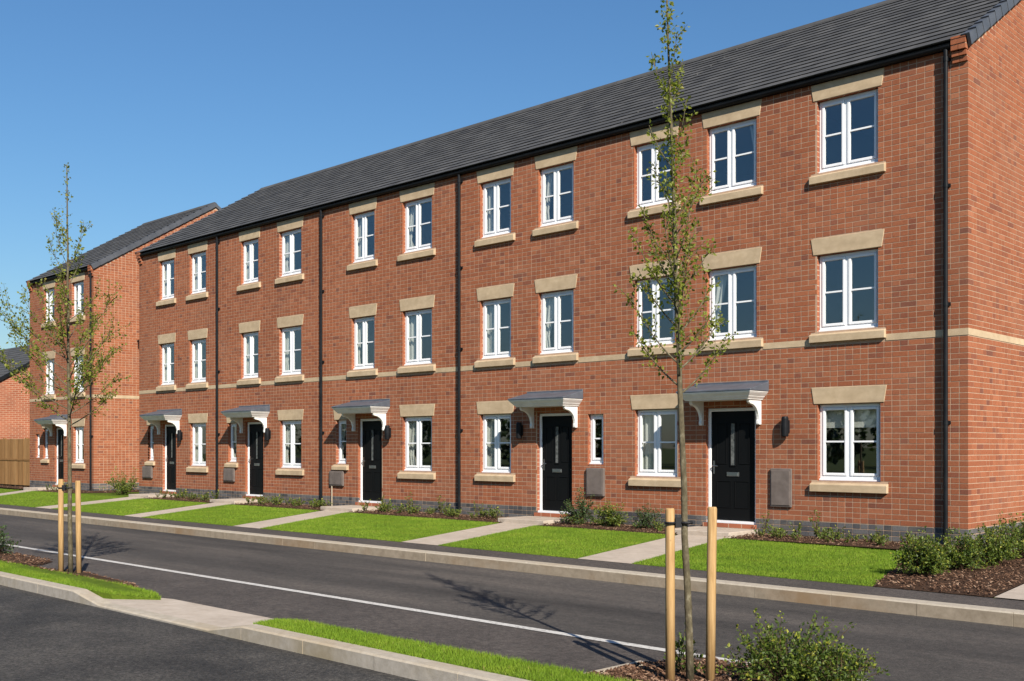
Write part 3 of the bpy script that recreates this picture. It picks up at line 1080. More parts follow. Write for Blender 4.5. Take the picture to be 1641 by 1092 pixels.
def canopy(h):
    root = h['root']
    c = (h['door'][0] + h['door'][1]) / 2 + .01
    hw = .765; dp = .60
    # moulded fascia box, stepped in below the lead
    f = MB()
    prof = [(0, 2.392), (.012, 2.392), (.014, 2.402), (.050, 2.440), (.054, 2.452), (.060, 2.456), (.104, 2.505), (.108, 2.517), (.118, 2.520), (.118, 2.535)]
    def ring(o, z):
        e = hw - .118 + o; d = dp - .118 + o
        return [(c - e, -.001, z), (c - e, -d, z), (c + e, -d, z), (c + e, -.001, z)]
    V = [q for o, z in prof for q in ring(o, z)]
    F = []
    for i in range(len(prof) - 1):
        for k in range(3):
            F.append((i * 4 + k, i * 4 + k + 1, (i + 1) * 4 + k + 1, (i + 1) * 4 + k))
    F.append((3, 2, 1, 0))
    n = len(prof) - 1
    F.append((n * 4, n * 4 + 1, n * 4 + 2, n * 4 + 3))
    f.add(V, F)
    cp = f.build('canopy', M['grp'], root)
    # lead-look roof: shallow slope with an upstand at the wall and two rolls
    r = MB()
    e = hw + .015; d = dp + .015
    zf = 2.537
    v = [(c - e, -d, zf), (c + e, -d, zf), (c + e, -d, zf + .028), (c - e, -d, zf + .028),
         (c - e, -.002, zf), (c + e, -.002, zf), (c + e, -.002, 2.735), (c - e, -.002, 2.735),
         (c - e, -.022, 2.70), (c + e, -.022, 2.70), (c - e, -.022, 2.735), (c + e, -.022, 2.735)]
    r.add(v, [(0, 1, 2, 3), (3, 2, 9, 8), (8, 9, 11, 10), (10, 11, 6, 7), (1, 5, 6, 11, 9, 2), (4, 0, 3, 8, 10, 7), (0, 4, 5, 1)])
    bevel(r.build('canopy_roof', M['lead'], cp), .006)
    for sx in (-1, 1):
        x = c + sx * (hw - .16)
        b = MB()
        # curved gallows bracket: outline in (y, z)
        pts = [(0, 2.398), (-.40, 2.398), (-.40, 2.345), (-.375, 2.325)]
        for k in range(9):
            t = k / 8 * math.pi / 2
            pts.append((-.36 + .285 * math.sin(t), 2.04 + .275 * math.cos(t)))
        pts += [(-.085, 2.02), (-.085, 1.965), (-.07, 1.95), (0, 1.95)]
        P = [(x - .03, y - .002, z) for y, z in pts]
        P.reverse()
        b.prism(P[::-1], (.06, 0, 0))
        bevel(b.build('bracket', M['grp'], cp), .006)


def lamp(h):
    x = h['lamp']
    if x is None: return
    b = MB().box(x - .05, x + .05, -.022, 0, 1.80, 2.02)
    o = bevel(b.build('wall_lamp', M['black'], h['root']), .006)
    MB().tube([(x, -.085, 1.735), (x, -.085, 1.75), (x, -.085, 1.90), (x, -.085, 2.05), (x, -.085, 2.085)], [.052, .062, .066, .062, .048], 14).build('lamp_body', M['black'], o, smooth=False)


def meter(h):
    if not h['meter']: return
    a, b = h['meter']
    big = h['x0'] == -6.85
    z0, z1 = (.50, 1.18) if big else ((.56, 1.13) if h['x0'] == -11.36 else (.55, .94))
    m = MB().box(a, b, -.055 if not big else -.045, 0, z0, z1)
    o = bevel(m.build('meter_box', M['meter'], h['root']), .018, 2)
    yy = -.055 if not big else -.045
    bevel(MB().box(a + .03, b - .03, yy - .012, yy - .001, z0 + .035, z1 - .035).build('meter_lid', M['meter'], o), .008)
    if -17 < h['x0'] < -12:
        MB().tube([(a + .10, -.035, z0), (a + .10, -.035, .02)], .017, 8).build('service_pipe', M['kerb'], o)


def rainwater(h):
    root = h['root']
    x0 = h['x0'] + (.25 if 'l' in h['ends'] else 0); x1 = h['x1'] - (.25 if 'r' in h['ends'] else 0)
    MB().box(x0, x1, -.014, -.002, 7.745, 7.815).build('fascia', M['black'], root)
    g = MB()
    n = 8
    yc, zc, rr = -.068, 7.80, .054
    v = []
    for X in (x0, x1):
        for k in range(n + 1):
            t = math.pi * k / n
            v.append((X, yc - rr * math.cos(t), zc - rr * math.sin(t) * 1.1))
    f = [(k, k + 1, n + 2 + k, n + 1 + k) for k in range(n)]
    f.append(tuple(range(n + 1))); f.append(tuple(range(2 * n + 1, n, -1)))
    f.append((0, n + 1, 2 * n + 1, n))
    g.add(v, f)
    k = math.ceil(x0)
    g.build('gutter', M['black'], root)
    x = h['pipe']
    if x is None: return
    p = MB()
    p.tube([(x, -.068, 7.745), (x, -.068, 7.66), (x, -.066, 7.60), (x, -.066, .06)], .034, 12)
    for z in (7.56, 5.6, 3.75, 1.9):
        p.tube([(x, -.066, z), (x, -.066, z + .07)], .041, 12)
        p.box(x - .055, x + .055, -.03, -.001, z + .01, z + .06)
    p.build('downpipe', M['black'], root)


def roof(h):
    root = h['root']
    l, r = 'l' in h['ends'], 'r' in h['ends']
    x0, x1 = h['x0'] - (.05 if l else 0), h['x1'] + (.05 if r else 0)
    th = math.atan(SLOPE)
    cs, sn = math.cos(th), math.sin(th)
    L = (RY + .10) / cs
    # deck
    dk = MB()
    off = -.05
    y0, z0 = -.06, EZ + .04 * SLOPE - .05
    dk.add([(x0, y0, z0), (x1, y0, z0), (x1, RY, RZ - .06), (x0, RY, RZ - .06),
            (x1, 2 * RY + .1, EZ - .05), (x0, 2 * RY + .1, EZ - .05)], [(0, 1, 2, 3), (3, 2, 4, 5)])
    dk.add([(x0, 0.0, 7.80), (x1, 0.0, 7.80), (x1, -.06, z0), (x0, -.06, z0)], [(3, 2, 1, 0)])
    dk.build('roof', M['tile'], root)
    # tiles: one wedge each, undercut butt, half-bond
    g = .305
    n = int(L / g)
    g = (L - .03) / n
    W = .332
    ln = g + .045
    th_ = .025
    rt = random.Random(int(-h['x0'] * 7) + 3)
    def tverts(w):
        # local: x across, s along slope (0 = lower edge), t = normal
        return [(-w / 2, 0, th_ * .98), (w / 2, 0, th_ * .98), (w / 2, ln, .004), (-w / 2, ln, .004), (-w / 2, .014, -.002), (w / 2, .014, -.002)]
    TF = [(0, 1, 2, 3), (4, 5, 1, 0), (3, 4, 0), (5, 2, 1)]
    def to_w(x, s, t):
        return (x, -.10 + s * cs - t * sn, EZ + s * sn + t * cs)
    full_mesh = []
    for t in (.12, .3, .42, .5, .58, .7, .88):
        mb = MB()
        mb.add([(a, b * cs - c * sn, b * sn + c * cs) for a, b, c in tverts(W - .004)], TF, t)
        full_mesh.append((t, mb.mesh('roof_tile', M['tile'])))
    ind = []
    rest = MB()
    for k in range(n):
        x = x0 - (W / 2 if k % 2 else 0)
        while x < x1 - .01:
            a, b = max(x, x0), min(x + W, x1)
            x += W
            if b - a < .03: continue
            t = min(1, max(0, rt.gauss(.5, .2)))
            if b - a > W - 1e-4:
                ind.append(((a + b) / 2, k, t))
            else:
                rest.add([to_w((a + b) / 2 + u, s + k * g, q) for u, s, q in tverts(b - a - .004)], TF, t)
    ind.sort(key=lambda e: math.hypot(e[0] - CAM[0], CAM[1]) + e[1] * .25)
    cut_ = 300 if h['x0'] > -12 else 0
    for (x, k, t) in ind[:cut_]:
        me = min(full_mesh, key=lambda e: abs(e[0] - t))[1]
        link('roof_tile', me, root).location = to_w(x, k * g, rt.uniform(-.001, .0025))
    for (x, k, t) in ind[cut_:]:
        dz = rt.uniform(-.001, .0025)
        rest.add([to_w(x + u, s + k * g, q + dz) for u, s, q in tverts(W - .004)], TF, t)
    tag(rest.build('roof_tiles', M['tile'], root), kind='stuff')
    # ridge tiles
    m = max(1, round((x1 - x0) / .45))
    for i in range(m):
        a = x0 + (x1 - x0) * i / m + .003; b = x0 + (x1 - x0) * (i + 1) / m - .003
        mb = MB()
        prof = [(-.155, -.085), (-.135, -.05), (-.06, .022), (0, .04), (.06, .022), (.135, -.05), (.155, -.085)]
        v = [(X, RY + p, RZ + .012 + q) for X in (a, b) for p, q in prof]
        q = len(prof)
        f = [(j, q + j, q + j + 1, j + 1) for j in range(q - 1)]
        f += [tuple(range(q)), tuple(range(2 * q - 1, q - 1, -1))]
        mb.add(v, f, rt.uniform(.3, .7))
        mb.build('ridge_tile', M['tile'], root)
    # interlocking verge caps up the gable
    for side, X, sg in (('r', h['x1'], 1), ('l', h['x0'], -1)):
        if side not in h['ends']: continue
        for k in range(n):
            mb = MB()
            xa, xb = (X + .02, X + .068) if sg > 0 else (X - .068, X - .02)
            s0, s1 = k * g - .005, (k + 1) * g + .03
            lo, hi0, hi1 = -.135, .050, .022
            xin = X - sg * .06
            if sg > 0:
                P = [to_w(xa, s0, lo), to_w(xb, s0, lo), to_w(xb, s0, hi0), to_w(xin, s0, hi0), to_w(xin, s0, hi0 - .02), to_w(xa, s0, hi0 - .02)]
                Q = [to_w(xa, s1, lo + .012), to_w(xb - .006, s1, lo + .012), to_w(xb - .006, s1, hi1), to_w(xin, s1, hi1), to_w(xin, s1, hi1 - .02), to_w(xa, s1, hi1 - .02)]
            else:
                P = [to_w(xb, s0, lo), to_w(xa, s0, lo), to_w(xa, s0, hi0), to_w(xin, s0, hi0), to_w(xin, s0, hi0 - .02), to_w(xb, s0, hi0 - .02)]
                Q = [to_w(xb, s1, lo + .012), to_w(xa + .006, s1, lo + .012), to_w(xa + .006, s1, hi1), to_w(xin, s1, hi1), to_w(xin, s1, hi1 - .02), to_w(xb, s1, hi1 - .02)]
            f = [(i, (i + 1) % 6, 6 + (i + 1) % 6, 6 + i) for i in range(6)] + [(5, 4, 3, 2, 1, 0), (6, 7, 8, 9, 10, 11)]
            if sg < 0: f = [tuple(reversed(q)) for q in f]
            mb.add(P + Q, f)
            mb.build('verge_cap', M['verge'], root)
        # rear slope verge as one strip
        mb = MB()
        xa, xb = (X - .02, X + .06) if sg > 0 else (X - .06, X + .02)
        mb.prism([(xa, RY, RZ - .10), (xa, RY, RZ + .03), (xa, 2 * RY + .1, EZ + .03), (xa, 2 * RY + .1, EZ - .10)], (xb - xa, 0, 0))
        mb.build('rear_verge', M['verge'], root)
        # brick corbel closing the eaves
        c = MB()
        xa, xb = (X - .225, X - .0005) if sg > 0 else (X + .0005, X + .225)
        for (z0, z1, p) in ((7.515, 7.585, -.040), (7.603, 7.673, -.075), (7.691, 7.761, -.110)):
            xm = (xa + xb) / 2
            c.box(xa, xm - .004, p, -.0025, z0, z1, tint()); c.box(xm + .004, xb, p, -.0025, z0, z1, tint())
        for z0 in (7.779, 7.867):
            c.box(xa, xb, -.115, -.0025, z0, min(z0 + .07, 7.90), tint())
        c.build('eaves_corbel', M['brick'], root)
        k = MB().box(xa + .003, xb - .003, -.030, -.003, 7.56, 7.66)
        k.box(xa + .003, xb - .003, -.098, -.003, 7.7615, 7.89)
        k.build('corbel_mortar', M['mortar'], root)


m = Mat('door_light_glass', .12, .5)
m.base(m.ramp(m.noise(14, 4), [(.3, (.05, .055, .055)), (.7, (.16, .165, .16))]))
M['door_light'] = m.m

for i, h in enumerate(HOUSES):
    nm = 'terraced_house' if i else 'detached_house'
    h['root'] = thing(nm, ((h['x0'] + h['x1']) / 2, 0, 0), h['label'], 'house', 'brick houses in the terrace' if i else None)
build_walls()
for i, h in enumerate(HOUSES):
    rg = random.Random(100 + i)
    for w in h['gf']:
        window(h, *w, *F0, split=.47, rng=rg, blind=(i == 5 and w[0] > -3))
    for w in h['up']:
        window(h, *w, *F1, split=.46, rng=rg)
        window(h, *w, *F2, split=.44, rng=rg)
    for o in openings(h):
        if o[1] - o[0] < .5 and o[0] != h['door'][0]:
            window(h, *o, style='single', rng=rg if i != 4 else None)
    dressings(h)
    door(h)
    canopy(h)
    lamp(h)
    meter(h)
    rainwater(h)
    roof(h)

# door slabs
for h in HOUSES:
    c = (h['door'][0] + h['door'][1]) / 2
    s = MB().box(c - .66, c + .62, -1.02, -.078, -.02, .088)
    tag(bevel(s.build('door_slab', M['path']), .008), kind='structure')


# ------------------------------------------------------------------ plants
VR = Vector((.721, .693, 0))       # along the pavement line seen from the street
UP = Vector((0, 0, 1))


def rv(rng):
    while True:
        v = Vector((rng.uniform(-1, 1), rng.uniform(-1, 1), rng.uniform(-1, 1)))
        if .05 < v.length < 1: return v.normalized()


def bez(a, b, c, n):
    return [a * (1 - t) ** 2 + b * 2 * t * (1 - t) + c * t * t for t in (i / n for i in range(n + 1))]


def sapling(name, base, label, top, lean, r0, branches, leafsize, seed, crown0, leader, dens):
    rng = random.Random(seed)
    root = thing(name, base, label, 'tree', 'staked young street trees')
    B = Vector(base)
    n = 14
    tr = []
    for i in range(n + 1):
        t = i / n
        w = Vector((rng.uniform(-1, 1), rng.uniform(-1, 1), 0)) * (.005 if 0 < i < n else 0)
        tr.append(B + Vector((0, 0, -.06)) * (1 - t) + UP * (top * t) + lean * t + w)
    rad = [r0 * (1.12 if i == 0 else 1) * (1 - .80 * (i / n) ** 1.15) for i in range(n + 1)]
    def trunk_at(z):
        t = max(0, min(1, z / top)); i = min(n - 1, int(t * n)); f = t * n - i
        return tr[i].lerp(tr[i + 1], f), rad[i] * (1 - f) + rad[i + 1] * f
    m = MB()
    m.tube(tr, rad, 10)
    for z in (.55, .9, 1.3, 1.55, 1.8):      # old pruning collars
        p, r = trunk_at(z)
        m.tube([p + UP * -.02, p, p + UP * .02], [r * 1.0, r * 1.14, r * 1.0], 10, cap=False)
    m.build('trunk', M['bark'], root, smooth=True)
    lf = MB()
    def leaves(path, d, spread=1.0, t0=.15, dropout=.0):
        L = sum((path[i + 1] - path[i]).length for i in range(len(path) - 1))
        k = max(1, int(L * d))
        for q in range(k):
            t = t0 + (1 - t0) * (q + rng.random()) / k
            i = min(len(path) - 2, int(t * (len(path) - 1))); f = t * (len(path) - 1) - i
            p = path[i].lerp(path[i + 1], f)
            dr = (path[i + 1] - path[i]).normalized()
            o = (rv(rng) + dr * .35 + UP * -.12).normalized()
            s = leafsize * rng.uniform(.65, 1.25)
            lf.leaf(p + o * s * .45 * spread, o, rv(rng), s, s * rng.uniform(.55, .8), min(1, max(0, rng.gauss(.5, .24))))
    for (z, az, ln, el) in branches:
        p, r = trunk_at(z)
        dirh = VR * math.cos(az) + Vector((-.693, .721, 0)) * math.sin(az)
        e = p + dirh * (ln * math.cos(el)) + UP * (ln * math.sin(el))
        mid = p.lerp(e, .45) + dirh * (ln * .10) - UP * (ln * .05)
        path = bez(p, mid, e, 7)
        bm = MB()
        bm.tube(path, [max(.0022, r * .42 * (1 - .85 * i / 7)) for i in range(8)], 6)
        leaves(path, dens, t0=.22)
        for q in range(max(2, int(ln * 9))):
            t = rng.uniform(.25, .95)
            i = min(6, int(t * 7))
            s = path[i].lerp(path[i + 1], t * 7 - i)
            d2 = ((path[i + 1] - path[i]).normalized() + rv(rng) * .75 + UP * .15).normalized()
            l2 = ln * rng.uniform(.16, .38)
            tw = bez(s, s + d2 * l2 * .5 + UP * .01, s + d2 * l2, 3)
            bm.tube(tw, [.0030, .0025, .0020, .0012], 4, cap=False)
            leaves(tw, dens * 1.15, t0=.1)
        bm.build('branch', M['bark'], root)
    # short spurs on the leader
    for q in range(leader):
        z = rng.uniform(crown0, top)
        p, r = trunk_at(z)
        d2 = (Vector((rng.uniform(-1, 1), rng.uniform(-1, 1), .7))).normalized()
        leaves([p, p + d2 * .05, p + d2 * .10], dens * .8, t0=.2)
    leaves([trunk_at(top - .25)[0], tr[-1]], dens, t0=.0)
    tag(lf.build('foliage', M['leaf_tree'], root), kind='stuff')
    return root, trunk_at


def branch_set(rng, z0, z1, n, lfun, el0, el1):
    out = []
    for i in range(n):
        z = lerp(z0, z1, (i + rng.random() * .8) / n)
        az = i * 2.4 + rng.uniform(-.5, .5)
        out.append((z, az, lfun(z) * rng.uniform(.8, 1.15), lerp(el0, el1, i / n) + rng.uniform(-.12, .12)))
    return out


rr = random.Random(21)
TREE_R = (2.056, -10.483, -.07)
TREE_L = (-7.237, -10.798, -.05)
br = branch_set(rr, 2.02, 3.15, 22, lambda z: .52 if z < 2.7 else .48, R(50), R(60))
br += branch_set(rr, 3.2, 4.25, 11, lambda z: .40 - .10 * (z - 3.2), R(62), R(72))
sapling('sapling_tree', TREE_R, 'slender young tree with sparse olive leaves nearest the camera, bark bed at its foot', 4.82, VR * -.165, .028, br, .031, 5, 2.6, 110, 78)
br = branch_set(rr, 1.88, 3.1, 21, lambda z: 1.0 if z < 2.7 else .85, R(40), R(55))
br += branch_set(rr, 3.15, 4.3, 8, lambda z: .62 - .18 * (z - 3.2), R(52), R(72))
br += [(2.75, math.pi, 1.10, R(42)), (2.35, math.pi + .2, .85, R(25)), (2.2, -.1, .95, R(50)), (3.95, .3, .62, R(72)), (3.95, math.pi - .2, .62, R(72))]
sapling('sapling_tree', TREE_L, 'slender young tree at the left in front of the detached house', 5.22, VR * -.05, .030, br, .038, 8, 3.6, 30, 46)


def stake(x, y, z0, h, label, seed):
    rng = random.Random(seed)
    m = MB()
    r = .034
    a, b = rng.uniform(-.012, .012), rng.uniform(-.012, .012)
    m.tube([(x, y, z0 - .1), (x + a * .5, y + b * .5, z0 + h * .5), (x + a, y + b, z0 + h - .012), (x + a, y + b, z0 + h)], [r, r * .99, r * .97, r * .82], 14)
    o = m.build('tree_stake', M['stake'], smooth=False)
    for p in o.data.polygons: p.use_smooth = abs(p.normal.z) < .5
    return tag(o, label, 'stake', 'round wooden stakes beside the young trees')


def tie(base, p_stake, z, label, seed):
    tx, ty = base[0] - .721 * .027, base[1] - .693 * .027
    m = MB()
    ring = [(p_stake[0] + .0375 * math.cos(t), p_stake[1] + .0375 * math.sin(t), z) for t in [i * math.pi / 8 for i in range(17)]]
    m.tube(ring, .008, 6, cap=False)
    ring2 = [(tx + .037 * math.cos(t), ty + .037 * math.sin(t), z) for t in [i * math.pi / 8 for i in range(17)]]
    m.tube(ring2, .011, 6, cap=False)
    o = m.build('tree_tie', M['rubber'])
    d = Vector((p_stake[0] - tx, p_stake[1] - ty, 0))
    u = d.normalized(); w = Vector((-u.y, u.x, 0)) * .008
    a = Vector((tx, ty, z)) + u * .035; b = Vector((p_stake[0], p_stake[1], z)) - u * .034
    s = MB()
    c = [a - w, b - w, b + w, a + w]
    s.add([tuple(q + UP * e) for e in (-.016, .016) for q in c], [(3, 2, 1, 0), (4, 5, 6, 7), (0, 1, 5, 4), (1, 2, 6, 5), (2, 3, 7, 6), (3, 0, 4, 7)])
    s.build('strap', M['rubber'], o)
    k = MB()
    a2 = Vector((tx, ty, z)) + u * .034
    b2 = a2 + u * .045
    w2 = Vector((-u.y, u.x, 0)) * .022
    c = [a2 - w2, b2 - w2, b2 + w2, a2 + w2]
    k.add([tuple(q + UP * e) for e in (-.034, .034) for q in c], [(3, 2, 1, 0), (4, 5, 6, 7), (0, 1, 5, 4), (1, 2, 6, 5), (2, 3, 7, 6), (3, 0, 4, 7)])
    k.build('spacer_block', M['rubber'], o)
    return tag(o, label, 'tree tie')


SR = [(TREE_R[0] - .721 * .14, TREE_R[1] - .693 * .14), (TREE_R[0] + .721 * .14, TREE_R[1] + .693 * .14)]
SL = [(TREE_L[0] - .721 * .125, TREE_L[1] - .693 * .125), (TREE_L[0] + .721 * .125, TREE_L[1] + .693 * .125 - .02)]
stake(*SR[0], -.08, 1.20, 'pale round wooden stake left of the nearest young tree', 1)
stake(*SR[1], -.08, 1.21, 'pale round wooden stake right of the nearest young tree', 2)
stake(*SL[0], -.05, 1.19, 'pale wooden stake left of the young tree at the far left', 3)
stake(*SL[1], -.05, 1.17, 'pale wooden stake right of the young tree at the far left', 4)
tie(TREE_R, SR[0], 1.02, 'black rubber tie holding the nearest young tree to its stake', 1)
tie(TREE_L, SL[0], 1.03, 'black rubber tie holding the far left young tree to its stake', 2)


def shrub(base, rx, ry, h, twigs, per, ls, label, seed, mat='leaf_shrub', group=None, shoots=.25, inner=.25):
    rng = random.Random(seed)
    root = thing('shrub', base, label, 'shrub', group)
    B = Vector(base)
    lf, st = MB(), MB()
    lobes = [(rng.uniform(0, 6.28), rng.uniform(.75, 1.2)) for _ in range(5)]
    for k in range(twigs):
        a = rng.uniform(0, 6.283)
        el = math.asin(rng.random() ** .8)
        g = 1 + .22 * sum(s * math.cos(2 * (a - q)) for q, s in lobes) / 5
        rad = rng.uniform(.72, 1.05) * g
        if rng.random() < shoots: rad *= rng.uniform(1.08, 1.38)
        e = B + Vector((math.cos(a) * math.cos(el) * rx * rad, math.sin(a) * math.cos(el) * ry * rad, .03 + math.sin(el) * h * rad))
        s = B + Vector((math.cos(a) * rx * .25 * rng.random(), math.sin(a) * ry * .25 * rng.random(), 0))
        path = bez(s, s.lerp(e, .5) + UP * (.14 * h) + Vector((rng.uniform(-1, 1), rng.uniform(-1, 1), 0)) * .05, e, 5)
        st.tube(path, [.0045, .004, .0032, .0026, .002, .0012], 4, cap=False)
        for q in range(per):
            t = inner + (1 - inner) * rng.random() ** .75
            i = min(4, int(t * 5))
            p = path[i].lerp(path[i + 1], t * 5 - i) + rv(rng) * ls * .9
            if p.z < B.z + .01: p.z = B.z + .01 + rng.random() * .04
            d = (rv(rng) + (p - B).normalized() * .5 + UP * .15).normalized()
            z = ls * rng.uniform(.6, 1.3)
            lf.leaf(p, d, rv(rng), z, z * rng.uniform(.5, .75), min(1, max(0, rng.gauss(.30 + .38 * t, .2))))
    st.build('stems', M['twig'], root)
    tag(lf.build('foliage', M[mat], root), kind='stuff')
    return root


shrub((2.62, -10.14, -.10), .46, .40, .40, 130, 34, .029, 'loose round bush with yellow-green tips beside the nearest young tree', 1, shoots=.3)
shrub((2.94, -10.02, -.10), .28, .32, .32, 60, 32, .028, 'lower straggling end of the bush row nearest the camera, at its right', 2, shoots=.35)
shrub((1.86, -10.30, -.10), .17, .17, .30, 16, 12, .034, 'few leafy sprigs at the foot of the nearest young tree', 3)
shrub((-10.75, -10.45, -.10), .42, .32, .42, 60, 18, .040, 'small dark bush in the bark bed at the left edge', 4, 'leaf_dark', shoots=.4)
SG = 'bushes along the foot of the gable wall'
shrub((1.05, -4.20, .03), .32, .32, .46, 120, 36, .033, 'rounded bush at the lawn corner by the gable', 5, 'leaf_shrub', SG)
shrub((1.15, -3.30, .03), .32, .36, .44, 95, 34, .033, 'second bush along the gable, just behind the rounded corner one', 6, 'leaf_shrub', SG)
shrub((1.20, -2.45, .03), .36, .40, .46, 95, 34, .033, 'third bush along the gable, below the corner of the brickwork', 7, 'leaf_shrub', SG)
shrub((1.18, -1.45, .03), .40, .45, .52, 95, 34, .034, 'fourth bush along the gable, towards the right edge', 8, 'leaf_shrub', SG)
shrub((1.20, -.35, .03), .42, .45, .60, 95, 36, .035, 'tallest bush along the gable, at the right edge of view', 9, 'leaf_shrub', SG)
HG = 'bushes in the bed right of the fourth door'
shrub((-7.35, -.62, .03), .42, .30, .52, 75, 30, .036, 'upright bush below the grey meter box', 10, 'leaf_dark', HG, .5)
shrub((-6.55, -.62, .03), .40, .28, .44, 65, 28, .036, 'leafy bush right of the meter box bush, on bare brick', 11, 'leaf_shrub', HG, .5)
shrub((-5.65, -.62, .03), .32, .26, .42, 45, 24, .035, 'thin bush under the left ground-floor window of the end house', 12, 'leaf_dark', HG, .5)
shrub((-27.05, -.35, .03), .62, .45, .62, 70, 22, .055, 'spreading yellowish bush at the foot of the detached house gable', 13, 'leaf_pale', None, .5)

# low plants in the bark beds
PROTO = []
for k, (w, h, n, ls, mt) in enumerate([(.16, .16, 60, .045, 'leaf_pale'), (.14, .22, 55, .040, 'leaf_shrub'), (.10, .40, 60, .036, 'leaf_pale')]):
    rng = random.Random(60 + k)
    mb = MB()
    for i in range(9):
        a = rng.uniform(0, 6.283)
        e = Vector((math.cos(a) * w * rng.uniform(.3, 1), math.sin(a) * w * rng.uniform(.3, 1), h * rng.uniform(.6, 1.1)))
        path = bez(Vector((0, 0, -.02)), e * .5 + UP * h * .2, e, 4)
        mb.tube(path, [.004, .0035, .003, .002, .001], 4, .5, 1, cap=False)
        for q in range(n // 9 + 3):
            t = rng.uniform(.15, 1); j = min(3, int(t * 4))
            p = path[j].lerp(path[j + 1], t * 4 - j)
            d = (rv(rng) + Vector((math.cos(a), math.sin(a), .3)) * .7).normalized()
            z = ls * rng.uniform(.6, 1.3)
            mb.leaf(p, d, rv(rng), z, z * .62, min(1, max(0, rng.gauss(.55, .22))))
    PROTO.append(mb.mesh('bed_plant', [M[mt], M['twig']]))
rp = random.Random(77)
BEDPLANTS = [
    ('bed below the right window of the end house', 'low plants in the end house bed', -3.45, -.6, 22, [2, 0, 0, 1, 0, 0, 1, 0]),
    ('bed below the middle house window', 'low plants in the middle house bed', -13.9, -9.6, 30, [2, 1, 0, 0, 1, 0, 0, 2]),
    ('bed by the second terrace door', 'low plants in the second house bed', -19.0, -15.6, 22, [1, 0, 0, 0, 1]),
    ('bed right of the leftmost terrace door', 'low plants in the first house bed', -23.9, -20.8, 20, [1, 1, 0, 1]),
    ('bed in front of the detached house', 'low plants in the detached house bed', -32.0, -30.2, 8, [1, 0, 2]),
    ('bed by the meter box bushes', 'low plants in the fourth house bed', -7.9, -5.1, 9, [0, 1, 0]),
]
for where, grp, xa, xb, n, kinds in BEDPLANTS:
    for i in range(n):
        k = kinds[i % len(kinds)]
        x = lerp(xa, xb, (i + rp.uniform(.1, .9)) / n)
        y = rp.uniform(-.95, -.35) if k != 2 else rp.uniform(-.4, -.22)
        o = link('bed_plant', PROTO[k], None, (x, y, .02))
        o.rotation_euler = (0, 0, rp.uniform(0, 6.28))
        s = rp.uniform(.7, 1.25)
        o.scale = (s, s, s * rp.uniform(.85, 1.15))
        size = ('low spreading', 'small bushy', 'tall thin')[k]
        tag(o, size + ' green plant in the bark ' + where, 'plant', grp)

# ------------------------------------------------------------------ far left: fence and a lower house
fr = thing('wooden_fence', (-37.5, .35, 0), 'close-boarded brown timber fence left of the detached house', 'fence')
x = -41.5
rf = random.Random(9)
while x < -35.5:
    MB().box(x + .004, x + .138, .33 + rf.uniform(-.004, .004), .352, .05, 1.88 + rf.uniform(-.01, .01), rf.random()).build('board', M['fence'], fr)
    x += .142
for z in (.35, 1.0, 1.6):
    MB().box(-41.5, -35.5, .353, .39, z, z + .08, .2).build('rail', M['fence'], fr)
MB().box(-41.5, -35.5, .31, .325, 1.02, 1.09, .1).build('cover_strip', M['fence'], fr)
for xx in (-41.4, -39.0, -36.8):
    MB().box(xx - .05, xx + .05, .392, .49, -.05, 1.92, .3).build('post', M['fence'], fr)

fh = thing('distant_house', (-50, 5.5, 0), 'low brick house with grey roof beyond the fence at the left edge', 'house')
X1, X0, Y0, Y1, E_, RG = -43.75, -58, 2.0, 9.0, 4.62, 6.75
w = MB()
w.add([(X1, Y0, -.05), (X1, Y1, -.05), (X1, Y1, E_), (X1, (Y0 + Y1) / 2, RG - .08), (X1, Y0, E_)], [(0, 1, 2, 3, 4)])
w.add([(X0, Y0, -.05), (X1, Y0, -.05), (X1, Y0, E_), (X0, Y0, E_)], [(0, 1, 2, 3)])
w.add([(X0, Y1, -.05), (X1, Y1, -.05), (X1, Y1, E_), (X0, Y1, E_)], [(3, 2, 1, 0)])
w.add([(X0, Y0, -.05), (X0, Y1, -.05), (X0, Y1, E_), (X0, (Y0 + Y1) / 2, RG - .08), (X0, Y0, E_)], [(4, 3, 2, 1, 0)])
w.build('wall', M['brick_far'], fh)
r = MB()
ym = (Y0 + Y1) / 2
nr = 14
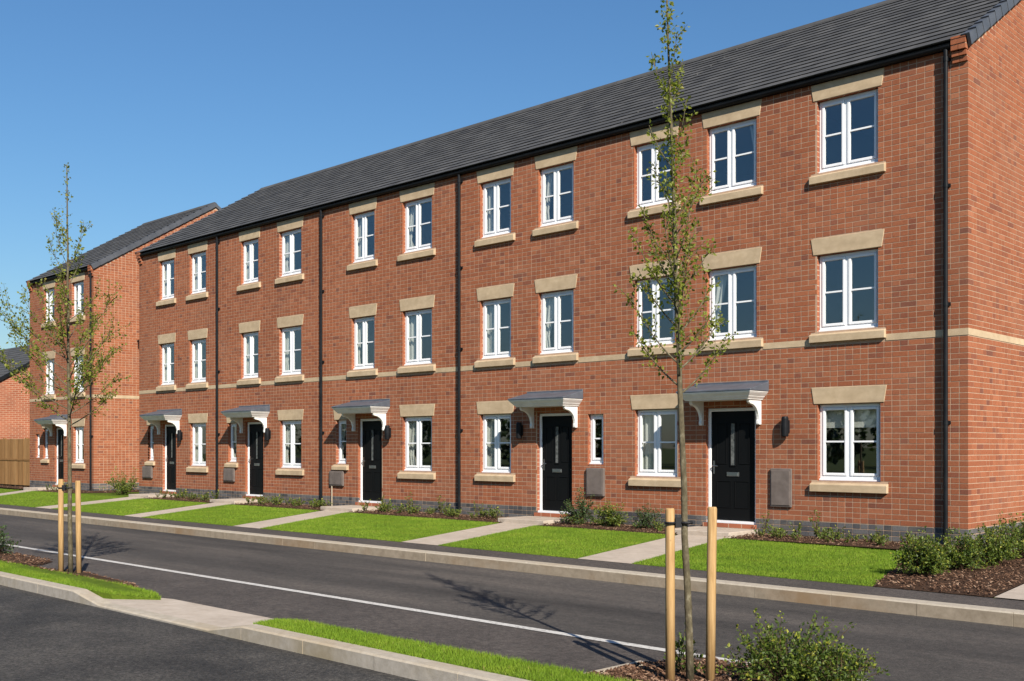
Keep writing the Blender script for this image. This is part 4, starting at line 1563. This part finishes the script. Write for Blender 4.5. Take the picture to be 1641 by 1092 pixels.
for i in range(nr):
    a, b = i / nr, (i + 1) / nr
    ya, yb = lerp(Y0 - .15, ym, a), lerp(Y0 - .15, ym, b)
    za, zb = lerp(E_ - .06, RG, a), lerp(E_ - .06, RG, b)
    x = X0 - .1
    while x < X1 + .08:
        e = min(x + .6, X1 + .08)
        r.add([(x, ya, za + .025), (e, ya, za + .025), (e, yb + .03, zb + .005), (x, yb + .03, zb + .005), (x, ya, za - .01), (e, ya, za - .01)], [(0, 1, 2, 3), (4, 5, 1, 0)], rf.gauss(.5, .15))
        x += .6
r.add([(X0, ym, RG), (X1 + .08, ym, RG), (X1 + .08, Y1 + .15, E_ - .06), (X0, Y1 + .15, E_ - .06)], [(0, 1, 2, 3)], .5)
r.build('roof', M['tile'], fh)
v = MB()
v.prism([(X1 + .02, Y0 - .15, E_ - .20), (X1 + .02, ym, RG - .14), (X1 + .02, ym, RG + .04), (X1 + .02, Y0 - .15, E_ - .02)], (.07, 0, 0))
v.build('verge_board', M['black'], fh)
wd = MB().box(X1 - 1.5, X1 - .35, Y0 - .02, Y0 + .05, 2.7, 3.9)
wo_ = wd.build('window', M['upvc'], fh)
MB().box(X1 - 1.42, X1 - .96, Y0 - .03, Y0 - .021, 2.8, 3.82).build('pane', M['door_light'], wo_)
MB().box(X1 - .89, X1 - .43, Y0 - .03, Y0 - .021, 2.8, 3.82).build('pane', M['door_light'], wo_)

# trees across the street behind the viewer: seen only mirrored in the panes
rng = random.Random(31)
tb = MB()
for i in range(34):
    cx, cy, hh, ww = lerp(-110, 60, i / 33) + rng.uniform(-2, 2), -62 + rng.uniform(-6, 6), rng.uniform(5, 9.5), rng.uniform(2.5, 4.5)
    tb.tube([(cx, cy, -.2), (cx, cy, hh * .6)], [.25, .12], 6, .1)
    for q in range(520):
        d = rv(rng)
        p = Vector((cx + d.x * ww * rng.uniform(.5, 1.05), cy + d.y * ww * rng.uniform(.5, 1.05), hh * .52 + d.z * hh * .48))
        tb.leaf(p, rv(rng), rv(rng), .65, .55, rng.random())
tag(tb.build('tree_belt', M['leaf_dark']), 'dark line of trees mirrored in the lower window panes', 'trees', kind='stuff')
